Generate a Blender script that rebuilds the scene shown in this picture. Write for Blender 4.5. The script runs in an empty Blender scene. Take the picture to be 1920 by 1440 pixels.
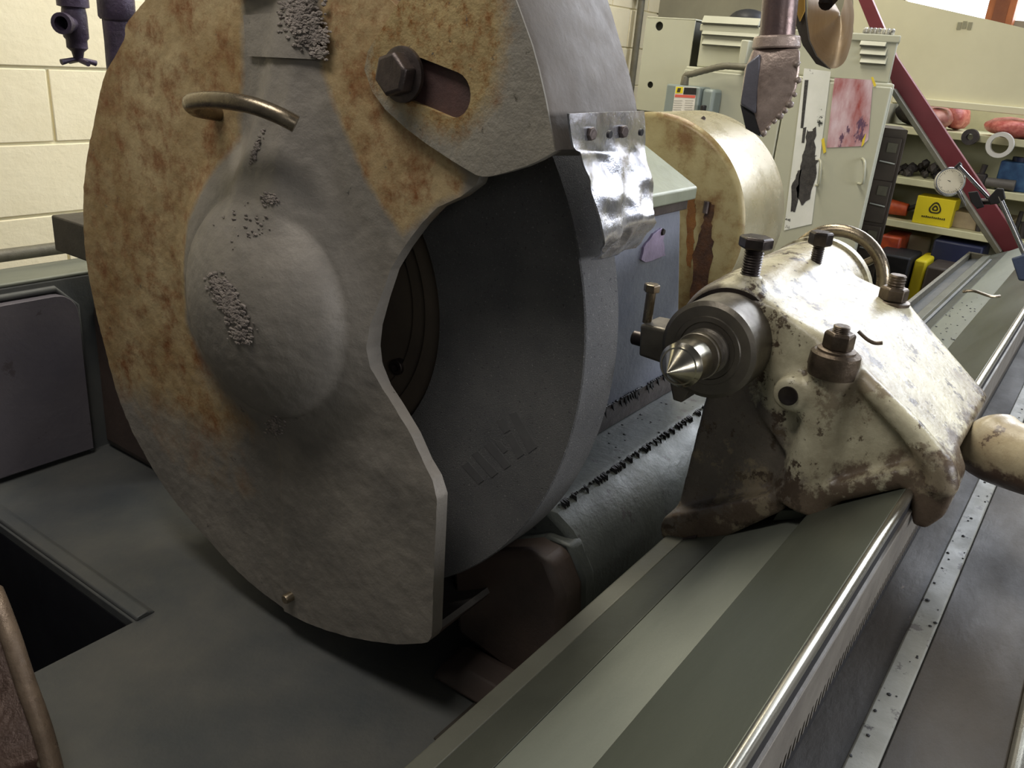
import bpy, bmesh, math, random
from mathutils import Vector, Matrix, noise
from mathutils.geometry import tessellate_polygon
random.seed(7)
S = bpy.context.scene
COL = S.collection
PI = math.pi
# ---------------------------------------------------------------- camera
# machine frame: X runs along the bed, Y away from the operator, Z up; origin at the eye point
FOC = 1600.0
def _n(v): return Vector(v).normalized()
CU = _n((1210, -530, FOC))
CV = _n((-340, (FOC * FOC - 340 * 1210) / 530, FOC))
CW = CU.cross(CV)
if CW.x > 0: CW = -CW
rows = (CU, CW, -CV)
def ray(px, py):
    d = Vector((px - 960, py - 720, FOC))
    return Vector([r.dot(d) for r in rows])
def atX(px, py, X): d = ray(px, py); return d * (X / d.x)
def atY(px, py, Y): d = ray(px, py); return d * (Y / d.y)
def atZ(px, py, Z): d = ray(px, py); return d * (Z / d.z)
cd = bpy.data.cameras.new('camera'); cam = bpy.data.objects.new('camera', cd); COL.objects.link(cam)
cd.sensor_width = 36; cd.lens = 36 * FOC / 1920; cd.clip_start = .02; cd.clip_end = 60
right = Vector([r.x for r in rows]); up = -Vector([r.y for r in rows]); back = -Vector([r.z for r in rows])
cam.matrix_world = Matrix(((right.x, up.x, back.x, 0), (right.y, up.y, back.y, 0), (right.z, up.z, back.z, 0), (0, 0, 0, 1)))
S.camera = cam
# ---------------------------------------------------------------- light
w = bpy.data.worlds.new('workshop_air'); S.world = w; w.use_nodes = True
w.node_tree.nodes['Background'].inputs[0].default_value = (.90, .93, 1.0, 1)
w.node_tree.nodes['Background'].inputs[1].default_value = .055
def area(name, loc, target, sx, sy, power, col):
    l = bpy.data.lights.new(name, 'AREA'); l.shape = 'RECTANGLE'; l.size = sx; l.size_y = sy; l.energy = power; l.color = col
    o = bpy.data.objects.new(name, l); COL.objects.link(o); o.location = loc
    o.rotation_euler = (Vector(target) - Vector(loc)).to_track_quat('-Z', 'Y').to_euler()
    o['kind'] = 'structure'
    return o
area('fluorescent_light', (2.2, 1.35, 1.9), (1.9, 1.9, -.2), 2.4, .5, 78, (1, .94, .80))
area('ceiling_light', (.18, .82, .98), (.62, .80, -.3), .8, .3, 11.5, (1, .95, .88))
area('rear_fill_light', (-1.0, -1.6, .8), (.8, .6, -.4), 1.0, .5, 5.5, (1, .98, .95))  # added unseen fill lamp, brightens the wheel recess and the tailstock web
area('window_light', (4.3, -.6, 1.5), (1.1, .2, -.4), 2.6, 1.0, 92, (.84, .90, 1.0))
area('side_window_light', (1.5, -2.5, .30), (.9, .5, -.35), 1.6, .7, 58, (.95, .96, 1.0))
S.view_settings.view_transform = 'Standard'; S.view_settings.look = 'None'
S.view_settings.gamma = 1; S.view_settings.use_curve_mapping = False
S.view_settings.exposure = 0.0

# ---------------------------------------------------------------- materials
def lin(c):
    return tuple(((v / 255) / 12.92 if v / 255 <= .04045 else ((v / 255 + .055) / 1.055) ** 2.4) for v in c) + (1,)
def mat(name, a, b=None, scale=18, rough=.55, rvar=.12, metal=0.0, bump=.25, bscale=None, spots=None, attr=None, stretch=(1, 1, 1), edge=None, grad=None, detail=6, spec=.5, soft=.03):
    m = bpy.data.materials.new(name); m.use_nodes = True
    nt = m.node_tree; N = nt.nodes; L = nt.links
    bs = N['Principled BSDF']
    tc = N.new('ShaderNodeTexCoord'); mp = N.new('ShaderNodeMapping'); L.new(tc.outputs['Object'], mp.inputs[0])
    mp.inputs['Scale'].default_value = stretch
    def noise_(sc, det=detail, rg=.6):
        n = N.new('ShaderNodeTexNoise'); n.inputs['Scale'].default_value = sc; n.inputs['Detail'].default_value = det
        n.inputs['Roughness'].default_value = rg; L.new(mp.outputs[0], n.inputs['Vector']); return n
    def ramp(src, lo, hi):
        r = N.new('ShaderNodeMapRange'); r.inputs['From Min'].default_value = lo; r.inputs['From Max'].default_value = hi
        L.new(src, r.inputs['Value']); r.clamp = True; return r.outputs['Result']
    def mix(f, c1, c2):
        x = N.new('ShaderNodeMix'); x.data_type = 'RGBA'
        L.new(f, x.inputs[0])
        for s, c in ((x.inputs[6], c1), (x.inputs[7], c2)):
            if isinstance(c, tuple): s.default_value = c
            else: L.new(c, s)
        return x.outputs[2]
    def math_(op, p, q):
        x = N.new('ShaderNodeMath'); x.operation = op
        for s, c in ((x.inputs[0], p), (x.inputs[1], q)):
            if isinstance(c, (int, float)): s.default_value = c
            else: L.new(c, s)
        return x.outputs[0]
    n1 = noise_(scale)
    col = mix(ramp(n1.outputs[0], .32, .68), lin(a), lin(b or a))
    if attr:        # (attribute, colour a, colour b, scale)
        an = N.new('ShaderNodeAttribute'); an.attribute_name = attr[0]
        n3 = noise_(attr[3], 8, .7); n3b = noise_(attr[3] * 3.5, 8, .75)
        alt = mix(ramp(n3.outputs[0], .35, .68), lin(attr[1]), lin(attr[2]))
        if len(attr) > 4: alt = mix(ramp(n3b.outputs[0], .47, .66), alt, lin(attr[4]))
        f = math_('ADD', an.outputs['Fac'], math_('MULTIPLY', math_('SUBTRACT', n3b.outputs[0], .5), .9))
        col = mix(ramp(f, .25, .75), col, alt)
    for grad in ([] if not grad else grad if isinstance(grad, list) else [grad]):        # (nx, ny, nz, lo, hi, colour a, colour b): second colour pair taking over along that direction
        dp = N.new('ShaderNodeVectorMath'); dp.operation = 'DOT_PRODUCT'; L.new(tc.outputs['Object'], dp.inputs[0]); dp.inputs[1].default_value = grad[:3]
        n4 = noise_(grad[7] if len(grad) > 7 else 14, 8, .7)
        f = math_('ADD', ramp(dp.outputs['Value'], grad[3], grad[4]), math_('MULTIPLY', math_('SUBTRACT', n4.outputs[0], .5), 1.3))
        col = mix(ramp(f, .42, .58), col, mix(ramp(n1.outputs[0], .3, .7), lin(grad[5]), lin(grad[6])))
    if spots:
        for (c, th, sc) in spots:
            n2 = noise_(sc, 9, .72)
            col = mix(ramp(n2.outputs[0], th, th + soft), col, lin(c))
    if edge:
        g = N.new('ShaderNodeNewGeometry')
        ne = noise_(60, 6, .7)
        f = math_('ADD', g.outputs['Pointiness'], math_('MULTIPLY', math_('SUBTRACT', ne.outputs[0], .5), .12))
        col = mix(ramp(f, edge[1], edge[1] + .03), col, lin(edge[0]))
    L.new(col, bs.inputs['Base Color'])
    n5 = noise_(scale * 2.3)
    r = N.new('ShaderNodeMapRange'); r.inputs['To Min'].default_value = max(.03, rough - rvar); r.inputs['To Max'].default_value = min(1, rough + rvar)
    r.inputs['From Min'].default_value = .3; r.inputs['From Max'].default_value = .7
    L.new(n5.outputs[0], r.inputs['Value']); L.new(r.outputs[0], bs.inputs['Roughness'])
    bs.inputs['Metallic'].default_value = metal
    bs.inputs['Specular IOR Level'].default_value = spec
    if bump:
        nb = noise_(bscale or scale * 6, 8, .65)
        bp = N.new('ShaderNodeBump'); bp.inputs['Strength'].default_value = bump; bp.inputs['Distance'].default_value = .004
        L.new(nb.outputs[0], bp.inputs['Height']); L.new(bp.outputs[0], bs.inputs['Normal'])
    return m
def emis(name, c, s):
    m = bpy.data.materials.new(name); m.use_nodes = True; b = m.node_tree.nodes['Principled BSDF']
    b.inputs['Base Color'].default_value = lin(c); b.inputs['Emission Color'].default_value = lin(c); b.inputs['Emission Strength'].default_value = s
    return m
M = {}
M['guard'] = mat('dusty_guard_steel', (116, 111, 104), (144, 137, 127), 9, .58, .12, .2, .3, 120,
                 attr=('rust', (146, 119, 78), (184, 164, 126), 7, (124, 78, 42)), spots=[((84, 80, 74), .66, 40)])
M['hood'] = mat('blotched_hood_steel', (128, 123, 114), (146, 140, 128), 12, .6, .12, .25, .5, 90,
                attr=('rust', (142, 122, 84), (176, 154, 108), 22, (128, 84, 38)), spots=[((92, 86, 76), .62, 60)])
M['dark_steel'] = mat('dark_bolt_steel', (70, 62, 60), (96, 86, 82), 30, .42, .1, .7, .2)
M['worn_rod'] = mat('worn_rod_steel', (150, 138, 118), (112, 100, 84), 30, .3, .1, .85, .12)
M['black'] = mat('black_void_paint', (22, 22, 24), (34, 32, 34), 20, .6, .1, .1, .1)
M['stone'] = mat('abrasive_stone', (98, 98, 99), (116, 115, 114), 14, .92, .05, 0, 1.0, 600, spots=[((156, 153, 150), .60, 330), ((72, 70, 72), .60, 240)])
M['flange'] = mat('oiled_flange_iron', (112, 102, 92), (126, 114, 100), 14, .4, .1, .3, .1)
M['crust'] = mat('dried_sludge', (150, 140, 132), (112, 104, 98), 60, .9, .05, 0, .6, 300)
M['tray'] = mat('coolant_tray_paint', (74, 78, 80), (100, 99, 94), 5, .55, .1, .1, .25, 60, spots=[((116, 112, 104), .70, 7)])
M['lilac_grey'] = mat('stained_grey_panel', (88, 84, 92), (102, 97, 102), 6, .6, .1, .1, .25, 80, spots=[((76, 70, 74), .62, 16)])
M['way'] = mat('oiled_way_iron', (82, 86, 76), (94, 97, 86), 4, .38, .08, .35, .06, 200, stretch=(.25, 1, 1))
M['channel'] = mat('worn_channel_paint', (124, 127, 115), (104, 108, 98), 5, .55, .1, .15, .15, 90, stretch=(.35, 1, 1), spots=[((98, 98, 88), .68, 30)])
M['edge_steel'] = mat('polished_edge_steel', (190, 186, 172), (168, 164, 150), 10, .27, .06, .9, .04, stretch=(.2, 1, 1))
M['bed_dark'] = mat('oily_bed_iron', (70, 64, 56), (54, 50, 45), 7, .62, .1, .0, .25, 110, spec=.35, spots=[((104, 92, 80), .66, 20)], stretch=(.5, 1, 1))
M['rack'] = mat('dull_rack_steel', (128, 122, 112), (108, 102, 94), 14, .5, .1, .2, .15)
M['strip'] = mat('chipped_grey_strip', (140, 140, 132), (112, 112, 104), 12, .55, .1, .05, .15, 80, spots=[((54, 50, 46), .60, 60), ((84, 80, 76), .58, 26)])
M['rear'] = mat('dull_rear_edge_iron', (104, 104, 92), (88, 88, 78), 6, .55, .1, .15, .15, 90)
M['lip'] = mat('dark_lip_iron', (76, 78, 68), (66, 68, 60), 6, .5, .1, .15, .1, 90)
M['cream'] = mat('chipped_cream_enamel', (206, 200, 172), (184, 176, 146), 10, .34, .12, 0, .25, 60,
                 spots=[((84, 72, 58), .66, 17), ((112, 100, 82), .68, 40)], edge=((78, 66, 54), .575))
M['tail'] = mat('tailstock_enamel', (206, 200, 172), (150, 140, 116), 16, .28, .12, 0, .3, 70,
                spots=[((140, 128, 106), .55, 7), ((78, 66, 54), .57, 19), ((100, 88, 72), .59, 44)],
                grad=[(0, .8, -.6, -.085, .03, (98, 91, 83), (122, 113, 101), 16), (0, -.57, -.82, -.075, .03, (86, 72, 60), (108, 94, 78), 34)], edge=((92, 78, 64), .535))  # turns darker towards the back foot and down to the table
M['barrel'] = mat('oily_barrel_steel', (122, 116, 104), (98, 92, 84), 16, .4, .12, .6, .2, spots=[((146, 138, 118), .66, 26)])
M['centre'] = mat('bright_centre_steel', (206, 200, 182), (178, 170, 150), 20, .2, .06, 1, .03)
M['thread'] = mat('black_bolt_steel', (52, 47, 46), (74, 66, 62), 30, .36, .1, .75, .1)
M['nut'] = mat('greasy_nut_steel', (112, 98, 82), (74, 64, 54), 40, .38, .12, .7, .2)
M['pulley'] = mat('stained_pulley_enamel', (172, 160, 118), (138, 120, 74), 7, .36, .12, .1, .2, 60, spots=[((116, 84, 46), .50, 7), ((64, 50, 36), .66, 60)], soft=.14)
M['head'] = mat('blue_grey_head_enamel', (134, 138, 150), (116, 120, 134), 7, .42, .12, .2, .3, 90, spots=[((92, 94, 106), .62, 50)])
M['headtop'] = mat('greenish_cover_enamel', (142, 146, 126), (122, 126, 108), 9, .45, .1, .1, .2)
M['base_casting'] = mat('sooty_base_casting', (94, 98, 94), (72, 76, 74), 8, .45, .14, .2, .35, 70, spots=[((64, 62, 62), .60, 22)])
M['brown'] = mat('brown_end_casting', (86, 72, 64), (70, 60, 56), 8, .55, .1, .1, .25)
M['aluminium'] = mat('crumpled_aluminium', (214, 214, 220), (188, 188, 194), 14, .24, .08, .92, .5, 22, spots=[((128, 122, 116), .66, 30)])
M['cabinet'] = mat('grey_green_cabinet_enamel', (178, 178, 160), (172, 172, 154), 4, .4, .06, 0, .05)
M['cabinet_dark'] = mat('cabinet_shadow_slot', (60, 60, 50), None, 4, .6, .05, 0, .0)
M['greybox'] = mat('grey_switch_box', (128, 138, 134), (120, 130, 126), 6, .45, .06, 0, .05)
M['white'] = mat('white_paper', (216, 212, 204), (206, 202, 196), 6, .6, .06, 0, .0)
M['block'] = mat('cream_block_paint', (236, 226, 194), (228, 217, 183), 6, .6, .08, 0, .5, 45, spots=[((176, 170, 140), .72, 24)])
M['mortar'] = mat('cream_mortar_paint', (236, 231, 200), (228, 222, 190), 6, .6, .08, 0, .3)
M['board'] = mat('cream_board', (222, 216, 184), (212, 206, 174), 3, .6, .06, 0, .08, spots=[((160, 154, 128), .72, 8)])
M['shelf'] = mat('shelf_paint', (206, 204, 168), (190, 186, 152), 8, .55, .08, 0, .1)
M['grey_wall'] = mat('grey_wall_paint', (150, 146, 126), (132, 128, 112), 4, .8, .05, 0, .1)  # plain grey for the far wall and the shelving side panel
M['red'] = mat('maroon_beam_paint', (104, 38, 46), (92, 32, 40), 5, .42, .08, .1, .1)
M['purple'] = mat('purple_grey_pipe', (78, 66, 88), (52, 44, 56), 26, .45, .1, .3, .5, 100)
M['yellow'] = mat('yellow_card', (226, 208, 34), (218, 198, 30), 5, .55, .05, 0, .03)
M['ink'] = mat('black_ink', (52, 46, 20), None, 5, .6, .05, 0, 0)
M['redbag'] = mat('red_plastic_netting', (160, 62, 58), (206, 130, 116), 40, .35, .1, 0, .8, 60)
M['pinkbag'] = mat('pink_plastic_bag', (150, 82, 78), (196, 146, 130), 24, .35, .1, 0, .7, 50)
M['blue'] = mat('blue_tin', (40, 68, 110), (70, 110, 150), 20, .4, .1, 0, .1)
M['navy'] = mat('navy_plastic', (28, 34, 64), (36, 42, 74), 8, .5, .1, 0, .1)
M['orange'] = mat('orange_plastic', (190, 84, 40), (140, 50, 36), 20, .45, .1, 0, .2)
M['junk'] = mat('dark_scrap_iron', (46, 42, 42), (66, 60, 58), 30, .6, .1, .3, .6)
M['ring_white'] = mat('white_plastic_ring', (206, 204, 198), None, 6, .4, .06, 0, .05)
M['chrome'] = mat('chromed_rod', (206, 206, 206), (180, 180, 182), 20, .18, .05, 1, .0)
M['dial'] = mat('dial_face', (222, 214, 190), (210, 202, 180), 8, .35, .05, 0, 0)
M['brown_paint'] = mat('dark_brown_cabinet', (82, 72, 64), (68, 60, 54), 10, .5, .1, .1, .1)
M['glossbrown'] = mat('glossy_brown_shield', (74, 54, 46), (96, 74, 62), 16, .28, .1, .3, .35, 60, spots=[((150, 130, 108), .66, 40)])
M['sheetyellow'] = mat('ochre_sheet_paint', (176, 140, 62), (152, 116, 52), 8, .4, .1, .2, .1)
M['sheetbrown'] = mat('stained_sheet_inside', (180, 156, 120), (204, 192, 176), 6, .36, .1, .5, .2, stretch=(1, 1, .5))
M['nozzle'] = mat('grimy_nozzle_steel', (196, 176, 164), (130, 114, 106), 26, .3, .1, .35, .35, 60, spots=[((172, 160, 150), .69, 30)])
M['wood'] = mat('orange_wood', (164, 96, 52), (140, 78, 40), 10, .5, .1, 0, .1)
M['sky'] = emis('bright_window', (246, 248, 255), 5.0)
M['floor'] = mat('concrete_floor', (92, 88, 82), (76, 72, 68), 3, .8, .1, 0, .2)
M['conduit'] = mat('grey_conduit', (112, 108, 92), (96, 92, 80), 20, .5, .1, .2, .4)
M['label_lilac'] = mat('lilac_name_plate', (176, 160, 190), (140, 126, 150), 24, .35, .1, .4, .3)
M['stain'] = mat('letter_stain', (80, 79, 80), (88, 87, 87), 60, .9, .03, 0, 0)
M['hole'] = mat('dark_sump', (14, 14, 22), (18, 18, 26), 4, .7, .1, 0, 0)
M['yellow_stain'] = mat('yellow_sludge', (112, 104, 52), (92, 82, 52), 18, .7, .1, 0, .5)
M['posterphoto'] = mat('red_photo_print', (150, 70, 66), (214, 196, 206), 15, .22, .05, 0, 0, spots=[((98, 74, 96), .58, 13), ((196, 160, 150), .62, 9)], stretch=(1, 1, .35))
M['postermachine'] = mat('machine_photo_print', (206, 208, 200), (226, 226, 222), 6, .2, .05, 0, 0, spots=[((60, 62, 60), .60, 10)])
M['tape'] = mat('yellow_tape', (214, 190, 60), None, 5, .5, .05, 0, 0)

# ---------------------------------------------------------------- mesh helpers
def BM(): return bmesh.new()
def box(bm, a, b, R=None):
    vs = [Vector((x, y, z)) for x in (a[0], b[0]) for y in (a[1], b[1]) for z in (a[2], b[2])]
    if R: 
        c = (Vector(a) + Vector(b)) / 2; vs = [c + R @ (v - c) for v in vs]
    v = [bm.verts.new(p) for p in vs]
    for f in ((0, 1, 3, 2), (4, 6, 7, 5), (0, 4, 5, 1), (2, 3, 7, 6), (0, 2, 6, 4), (1, 5, 7, 3)): bm.faces.new([v[i] for i in f])
    return bm
def frame(ax):
    ax = Vector(ax).normalized(); t = Vector((0, 0, 1)) if abs(ax.z) < .9 else Vector((1, 0, 0))
    u = ax.cross(t).normalized(); return ax, u, ax.cross(u).normalized()
def lathe(bm, prof, origin, axis, n=40, rot=0, close=True):
    """prof: list of (distance along axis, radius)"""
    ax, u, v = frame(axis); o = Vector(origin); rings = []
    for (t, r) in prof:
        rings.append([bm.verts.new(o + ax * t + (u * math.cos(rot + 2 * PI * i / n) + v * math.sin(rot + 2 * PI * i / n)) * max(r, 1e-5)) for i in range(n)])
    for A, B in zip(rings, rings[1:]):
        for i in range(n):
            bm.faces.new((A[i], A[(i + 1) % n], B[(i + 1) % n], B[i]))
    if close:
        bm.faces.new(rings[0][::-1]); bm.faces.new(rings[-1])
    return bm
def cyl(bm, p0, p1, r0, r1=None, n=24, rot=0):
    p0 = Vector(p0); p1 = Vector(p1); return lathe(bm, [(0, r0), ((p1 - p0).length, r0 if r1 is None else r1)], p0, p1 - p0, n, rot)
def tube(bm, pts, r, n=12, closed=False):
    pts = [Vector(p) for p in pts]; rings = []; m = len(pts); pu = None
    for i, p in enumerate(pts):
        t = (pts[(i + 1) % m] - pts[i - 1]) if closed else (pts[min(i + 1, m - 1)] - pts[max(i - 1, 0)])
        t.normalize()
        if pu is None: _, pu, _ = frame(t)
        pu = (pu - t * pu.dot(t)).normalized(); pv = t.cross(pu)
        rr = r[i] if isinstance(r, (list, tuple)) else r
        rings.append([bm.verts.new(p + (pu * math.cos(2 * PI * k / n) + pv * math.sin(2 * PI * k / n)) * rr) for k in range(n)])
    prs = list(zip(rings, rings[1:] + rings[:1])) if closed else list(zip(rings, rings[1:]))
    for A, B in prs:
        for k in range(n): bm.faces.new((A[k], A[(k + 1) % n], B[(k + 1) % n], B[k]))
    if not closed: bm.faces.new(rings[0][::-1]); bm.faces.new(rings[-1])
    return bm
def prism(bm, outer, x0, x1, holes=(), axis='X', off=None):
    """outer / holes: loops of 2-D points; extruded along X (points are y,z), Y (x,z) or Z (x,y)"""
    loops = [list(outer)] + [list(h) for h in holes]
    def P(p, t): return {'X': (t, p[0], p[1]), 'Y': (p[0], t, p[1]), 'Z': (p[0], p[1], t)}[axis]
    flat = [p for l in loops for p in l]
    tris = tessellate_polygon([[Vector((p[0], p[1], 0)) for p in l] for l in loops])
    A = [bm.verts.new(P(p, x0)) for p in flat]; B = [bm.verts.new(P(p, x1)) for p in flat]
    for t in tris:
        for V in (A, B):
            try: bm.faces.new([V[i] for i in t])
            except ValueError: pass
    k = 0
    for l in loops:
        n = len(l)
        for i in range(n):
            j = k + (i + 1) % n; i2 = k + i
            bm.faces.new((A[i2], A[j], B[j], B[i2]))
        k += n
    return bm
def hull(bm, pts):
    vs = [bm.verts.new(p) for p in pts]
    r = bmesh.ops.convex_hull(bm, input=vs)
    bmesh.ops.delete(bm, geom=list({g for g in r['geom_interior'] + r['geom_unused'] if isinstance(g, bmesh.types.BMVert)}), context='VERTS')
    return bm
def blob(bm, c, r, sub=2, jit=0, sc=(1, 1, 1)):
    M_ = Matrix.Translation(c) @ Matrix.Diagonal((r * sc[0], r * sc[1], r * sc[2], 1))
    res = bmesh.ops.create_icosphere(bm, subdivisions=sub, radius=1, matrix=M_)
    if jit:
        for v in res['verts']:
            d = (v.co - Vector(c)); v.co = Vector(c) + d * (1 + jit * noise.noise(v.co * (1.6 / r)) + random.uniform(-jit, jit) * .3)
    return bm
def spline(pts, k=6, closed=False):
    out = []; n = len(pts); P = [Vector(p) for p in pts]
    for i in range(n if closed else n - 1):
        if closed: a, b, c, d = P[i - 1], P[i], P[(i + 1) % n], P[(i + 2) % n]
        else: a, b, c, d = P[max(i - 1, 0)], P[i], P[i + 1], P[min(i + 2, n - 1)]
        for s in range(k):
            t = s / k
            out.append(.5 * ((2 * b) + (c - a) * t + (2 * a - 5 * b + 4 * c - d) * t * t + (3 * b - a - 3 * c + d) * t ** 3))
    if not closed: out.append(P[-1])
    return out
def obj(name, bm, m, parent=None, bevel=0, smooth=40, sub=0, label=None, kind=None):
    me = bpy.data.meshes.new(name)
    bmesh.ops.recalc_face_normals(bm, faces=bm.faces)
    if parent is not None:
        o0 = parent; off = Vector((0, 0, 0))
        while o0 is not None: off += o0.location; o0 = o0.parent
        bmesh.ops.translate(bm, verts=bm.verts, vec=-off)
    bm.to_mesh(me); bm.free()
    o = bpy.data.objects.new(name, me); COL.objects.link(o)
    if isinstance(m, str): m = M[m]
    me.materials.append(m)
    if parent is not None: o.parent = parent
    if bevel:
        b = o.modifiers.new('bevel', 'BEVEL'); b.width = bevel; b.segments = 2; b.limit_method = 'ANGLE'; b.angle_limit = math.radians(35)
    if sub:
        s = o.modifiers.new('sub', 'SUBSURF'); s.levels = sub; s.render_levels = sub
    if smooth:
        for p in me.polygons: p.use_smooth = True
        if not sub: me.set_sharp_from_angle(angle=math.radians(smooth))
    if label: o['label'] = label
    if kind: o['kind'] = kind
    return o
def thing(name, label, cat, loc, group=None):
    o = bpy.data.objects.new(name, None); COL.objects.link(o); o.location = loc; o.empty_display_size = .05
    o['label'] = label; o['category'] = cat
    if group: o['group'] = group
    return o
def tag(o, label, cat, group=None):
    o['label'] = label; o['category'] = cat
    if group: o['group'] = group
    return o
def struct(name, bm, m, **k):
    return obj(name, bm, m, kind='structure', **k)
def rough(pts, k=5, j=.002):
    out = []
    for i in range(len(pts)):
        a, b = pts[i], pts[(i + 1) % len(pts)]
        for q in range(k):
            t = q / k; out.append((a[0] + (b[0] - a[0]) * t + random.uniform(-j, j), a[1] + (b[1] - a[1]) * t + random.uniform(-j, j)))
    return out
def yz(p): return (p[1], p[2])
def pX(pts, X): return [yz(atX(px, py, X)) for px, py in pts]
def hexnut(bm, c, axis, r, h, hole=0):
    lathe(bm, [(0, r * .9), (h * .1, r), (h * .85, r), (h, r * .86)], c, axis, 6)
def bolt(parent, base, axis, rs, ls, rh, hh, mt, threads=True, headn=6):
    """stud of length ls standing on base, head at its outer end"""
    ax = Vector(axis).normalized(); bm = BM(); prof = []
    if threads:
        n = max(4, int(ls / (rs * .28)))
        for i in range(n): prof += [(ls * i / n, rs * .86), (ls * (i + .5) / n, rs)]
        prof.append((ls, rs * .86))
    else: prof = [(0, rs), (ls, rs)]
    lathe(bm, prof, base, ax, 20); obj('bolt_shank', bm, mt, parent, smooth=30)
    bm = BM(); lathe(bm, [(0, rh * .95), (hh * .12, rh), (hh * .85, rh), (hh, rh * .88)], Vector(base) + ax * ls, ax, headn)
    obj('bolt_head', bm, mt, parent, bevel=rh * .05, smooth=30)
def sludge(name, parent, pts_r, mt='crust', n=60, size=.004, fn=None, flat=.6, sub=1):
    bm = BM()
    for (c, r) in pts_r:
        for _ in range(n):
            d = Vector((random.gauss(0, .4), random.gauss(0, .4), random.gauss(0, .4))) * r
            p = Vector(c) + d
            if fn: p = fn(p)
            blob(bm, p, size * random.uniform(.4, 1.3), sub, .35, (flat, 1, 1))
    return obj(name, bm, mt, parent, smooth=0, kind='stuff')

# ================================================================ SETTING
FZ = -1.6
struct('floor', box(BM(), (-1.5, -2.9, FZ - .05), (5.2, 2.6, FZ)), 'floor', smooth=0)
# painted block wall behind the machine, Y = 2.5
wb = struct('wall_back', box(BM(), (-1.5, 2.51, FZ), (5.2, 2.62, 1.3)), 'mortar', smooth=0)
blk = None
ref = atY(97, 200, 2.5).x; z0 = atY(50, 126, 2.5).z
for r in range(-8, 6):
    for c in range(-5, 10):
        x = ref + c * .41 + (0 if r % 2 == 0 else .2); z = z0 - .2 + r * .2
        if z + .2 > 1.3 or x > 5 or x < -1.2 or z < FZ: continue
        if blk is None:
            blk = obj('block', box(BM(), (0, 2.5, 0), (.403, 2.515, .193)), 'block', wb, bevel=.003); b = blk
        else:
            b = blk.copy(); COL.objects.link(b)
        b.location = (x + .003, random.uniform(-.0015, .0015), z + .003)
# far wall with window, wooden frame, board and shelving bay
WX = 4.9
bm = BM(); box(bm, (WX, -2.9, FZ), (WX + .1, 2.5, .30)); box(bm, (WX, 1.15, .30), (WX + .1, 2.5, 1.3)); box(bm, (WX, -2.9, 1.15), (WX + .1, 1.15, 1.3))
struct('wall_far', bm, 'grey_wall', smooth=0)
wd = struct('window_1', box(BM(), (WX + .05, -.9, .28), (WX + .06, 1.15, 1.15)), 'sky', smooth=0)
fr = BM()
yf = atX(1852, 20, WX - .05).y; yf2 = atX(1905, 20, WX - .05).y
box(fr, (WX - .08, yf2, .2), (WX + .02, yf, 1.2))
obj('window_frame', fr, 'wood', wd, bevel=.004)
obj('window_recess', box(BM(), (WX - .085, yf2 + .03, .2), (WX - .078, yf - .03, 1.2)), mat('dark_wood', (120, 66, 34), (104, 54, 28), 12), wd)
# sloping cream board in front of the far wall
bx = 4.45
p = [atX(1600, -25, bx), atX(1700, 2, bx), atX(1850, 36, bx), atX(1960, 62, bx), atX(1960, 210, bx), atX(1600, 190, bx)]
bm = prism(BM(), [yz(q) for q in p], bx, bx + .03)
struct('trim_1', bm, 'board', smooth=0)
bm = BM()
for k, (px, py) in enumerate([(1798, 50), (1808, 48), (1818, 50)]):
    q = atX(px, py, bx - .002); box(bm, (bx - .004, q.y - .008, q.z - .012), (bx, q.y + .008, q.z + .018))
obj('painted_number', bm, mat('faded_ink', (150, 146, 120)), bpy.data.objects['trim_1'], smooth=0)
bm = BM(); q1 = atX(1760, 196, bx); q2 = atX(1960, 228, bx); box(bm, (bx - .02, q2.y, q1.z - .01), (bx + .02, 1.0, q1.z + .02))
struct('trim_2', bm, 'board', bevel=.003)

# ---- shelving on the far wall
SH = thing('wall_shelving', 'cream painted wall shelving full of oddments beyond the maroon beam', 'shelving', (4.6, .6, FZ))
sz = [-.20, -.425, -.625]
ysr = (-.6, 1.02)
for z in sz:
    obj('shelf', box(BM(), (4.42, ysr[0], z - .032), (4.86, ysr[1], z)), 'shelf', SH, bevel=.003)
obj('back_panel', box(BM(), (4.84, ysr[0], -1.55), (4.86, ysr[1], .18)), 'shelf', SH, smooth=0)
obj('side_panel', box(BM(), (4.44, ysr[1], -1.55), (4.86, ysr[1] + .025, .05)), 'grey_wall', SH, smooth=0)

def bagg(name, px, py, w_, h_, X, z, m, label, cat):
    bm = BM(); c = atX(px, py, X); blob(bm, (X, c.y, z + h_ / 2), 1, 3, 0, (.11, w_ / 2, h_ / 2))
    for v in bm.verts:
        v.co += Vector((1, 1, 1)) * noise.noise(v.co * 22) * .012
        if v.co.z < z + .001: v.co.z = z + .001
    tag(obj(name, bm, m), label, cat)
bagg('plastic_bag', 1755, 215, .16, .10, 4.5, sz[0], 'pinkbag', 'pink plastic bag on the top shelf right behind the maroon beam', 'bag')
bagg('netting_bag', 1720, 215, .20, .13, 4.62, sz[0], 'junk', 'dark scrap bundle on the top shelf between the cabinet and the beam', 'bundle')
bagg('plastic_bag', 1798, 212, .10, .12, 4.6, sz[0], 'redbag', 'dull red bag in the middle of the top shelf', 'bag')
bagg('plastic_bag', 1905, 240, .26, .085, 4.5, sz[0], 'redbag', 'long glossy red netting bag at right end of top shelf', 'bag')
def ringo(name, px, py, X, R, r, m, label, cat, depth=.02):
    c = atX(px, py, X); bm = BM()
    lathe(bm, [(0, R), (depth, R), (depth, r), (0, r), (0, R)], (X, c.y, c.z), (1, 0, 0), 36, close=False)
    return tag(obj(name, bm, m), label, cat)
ringo('plastic_ring', 1874, 272, 4.36, .054, .036, 'ring_white', 'white plastic ring hanging at edge of the top shelf', 'ring', .035)
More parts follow.
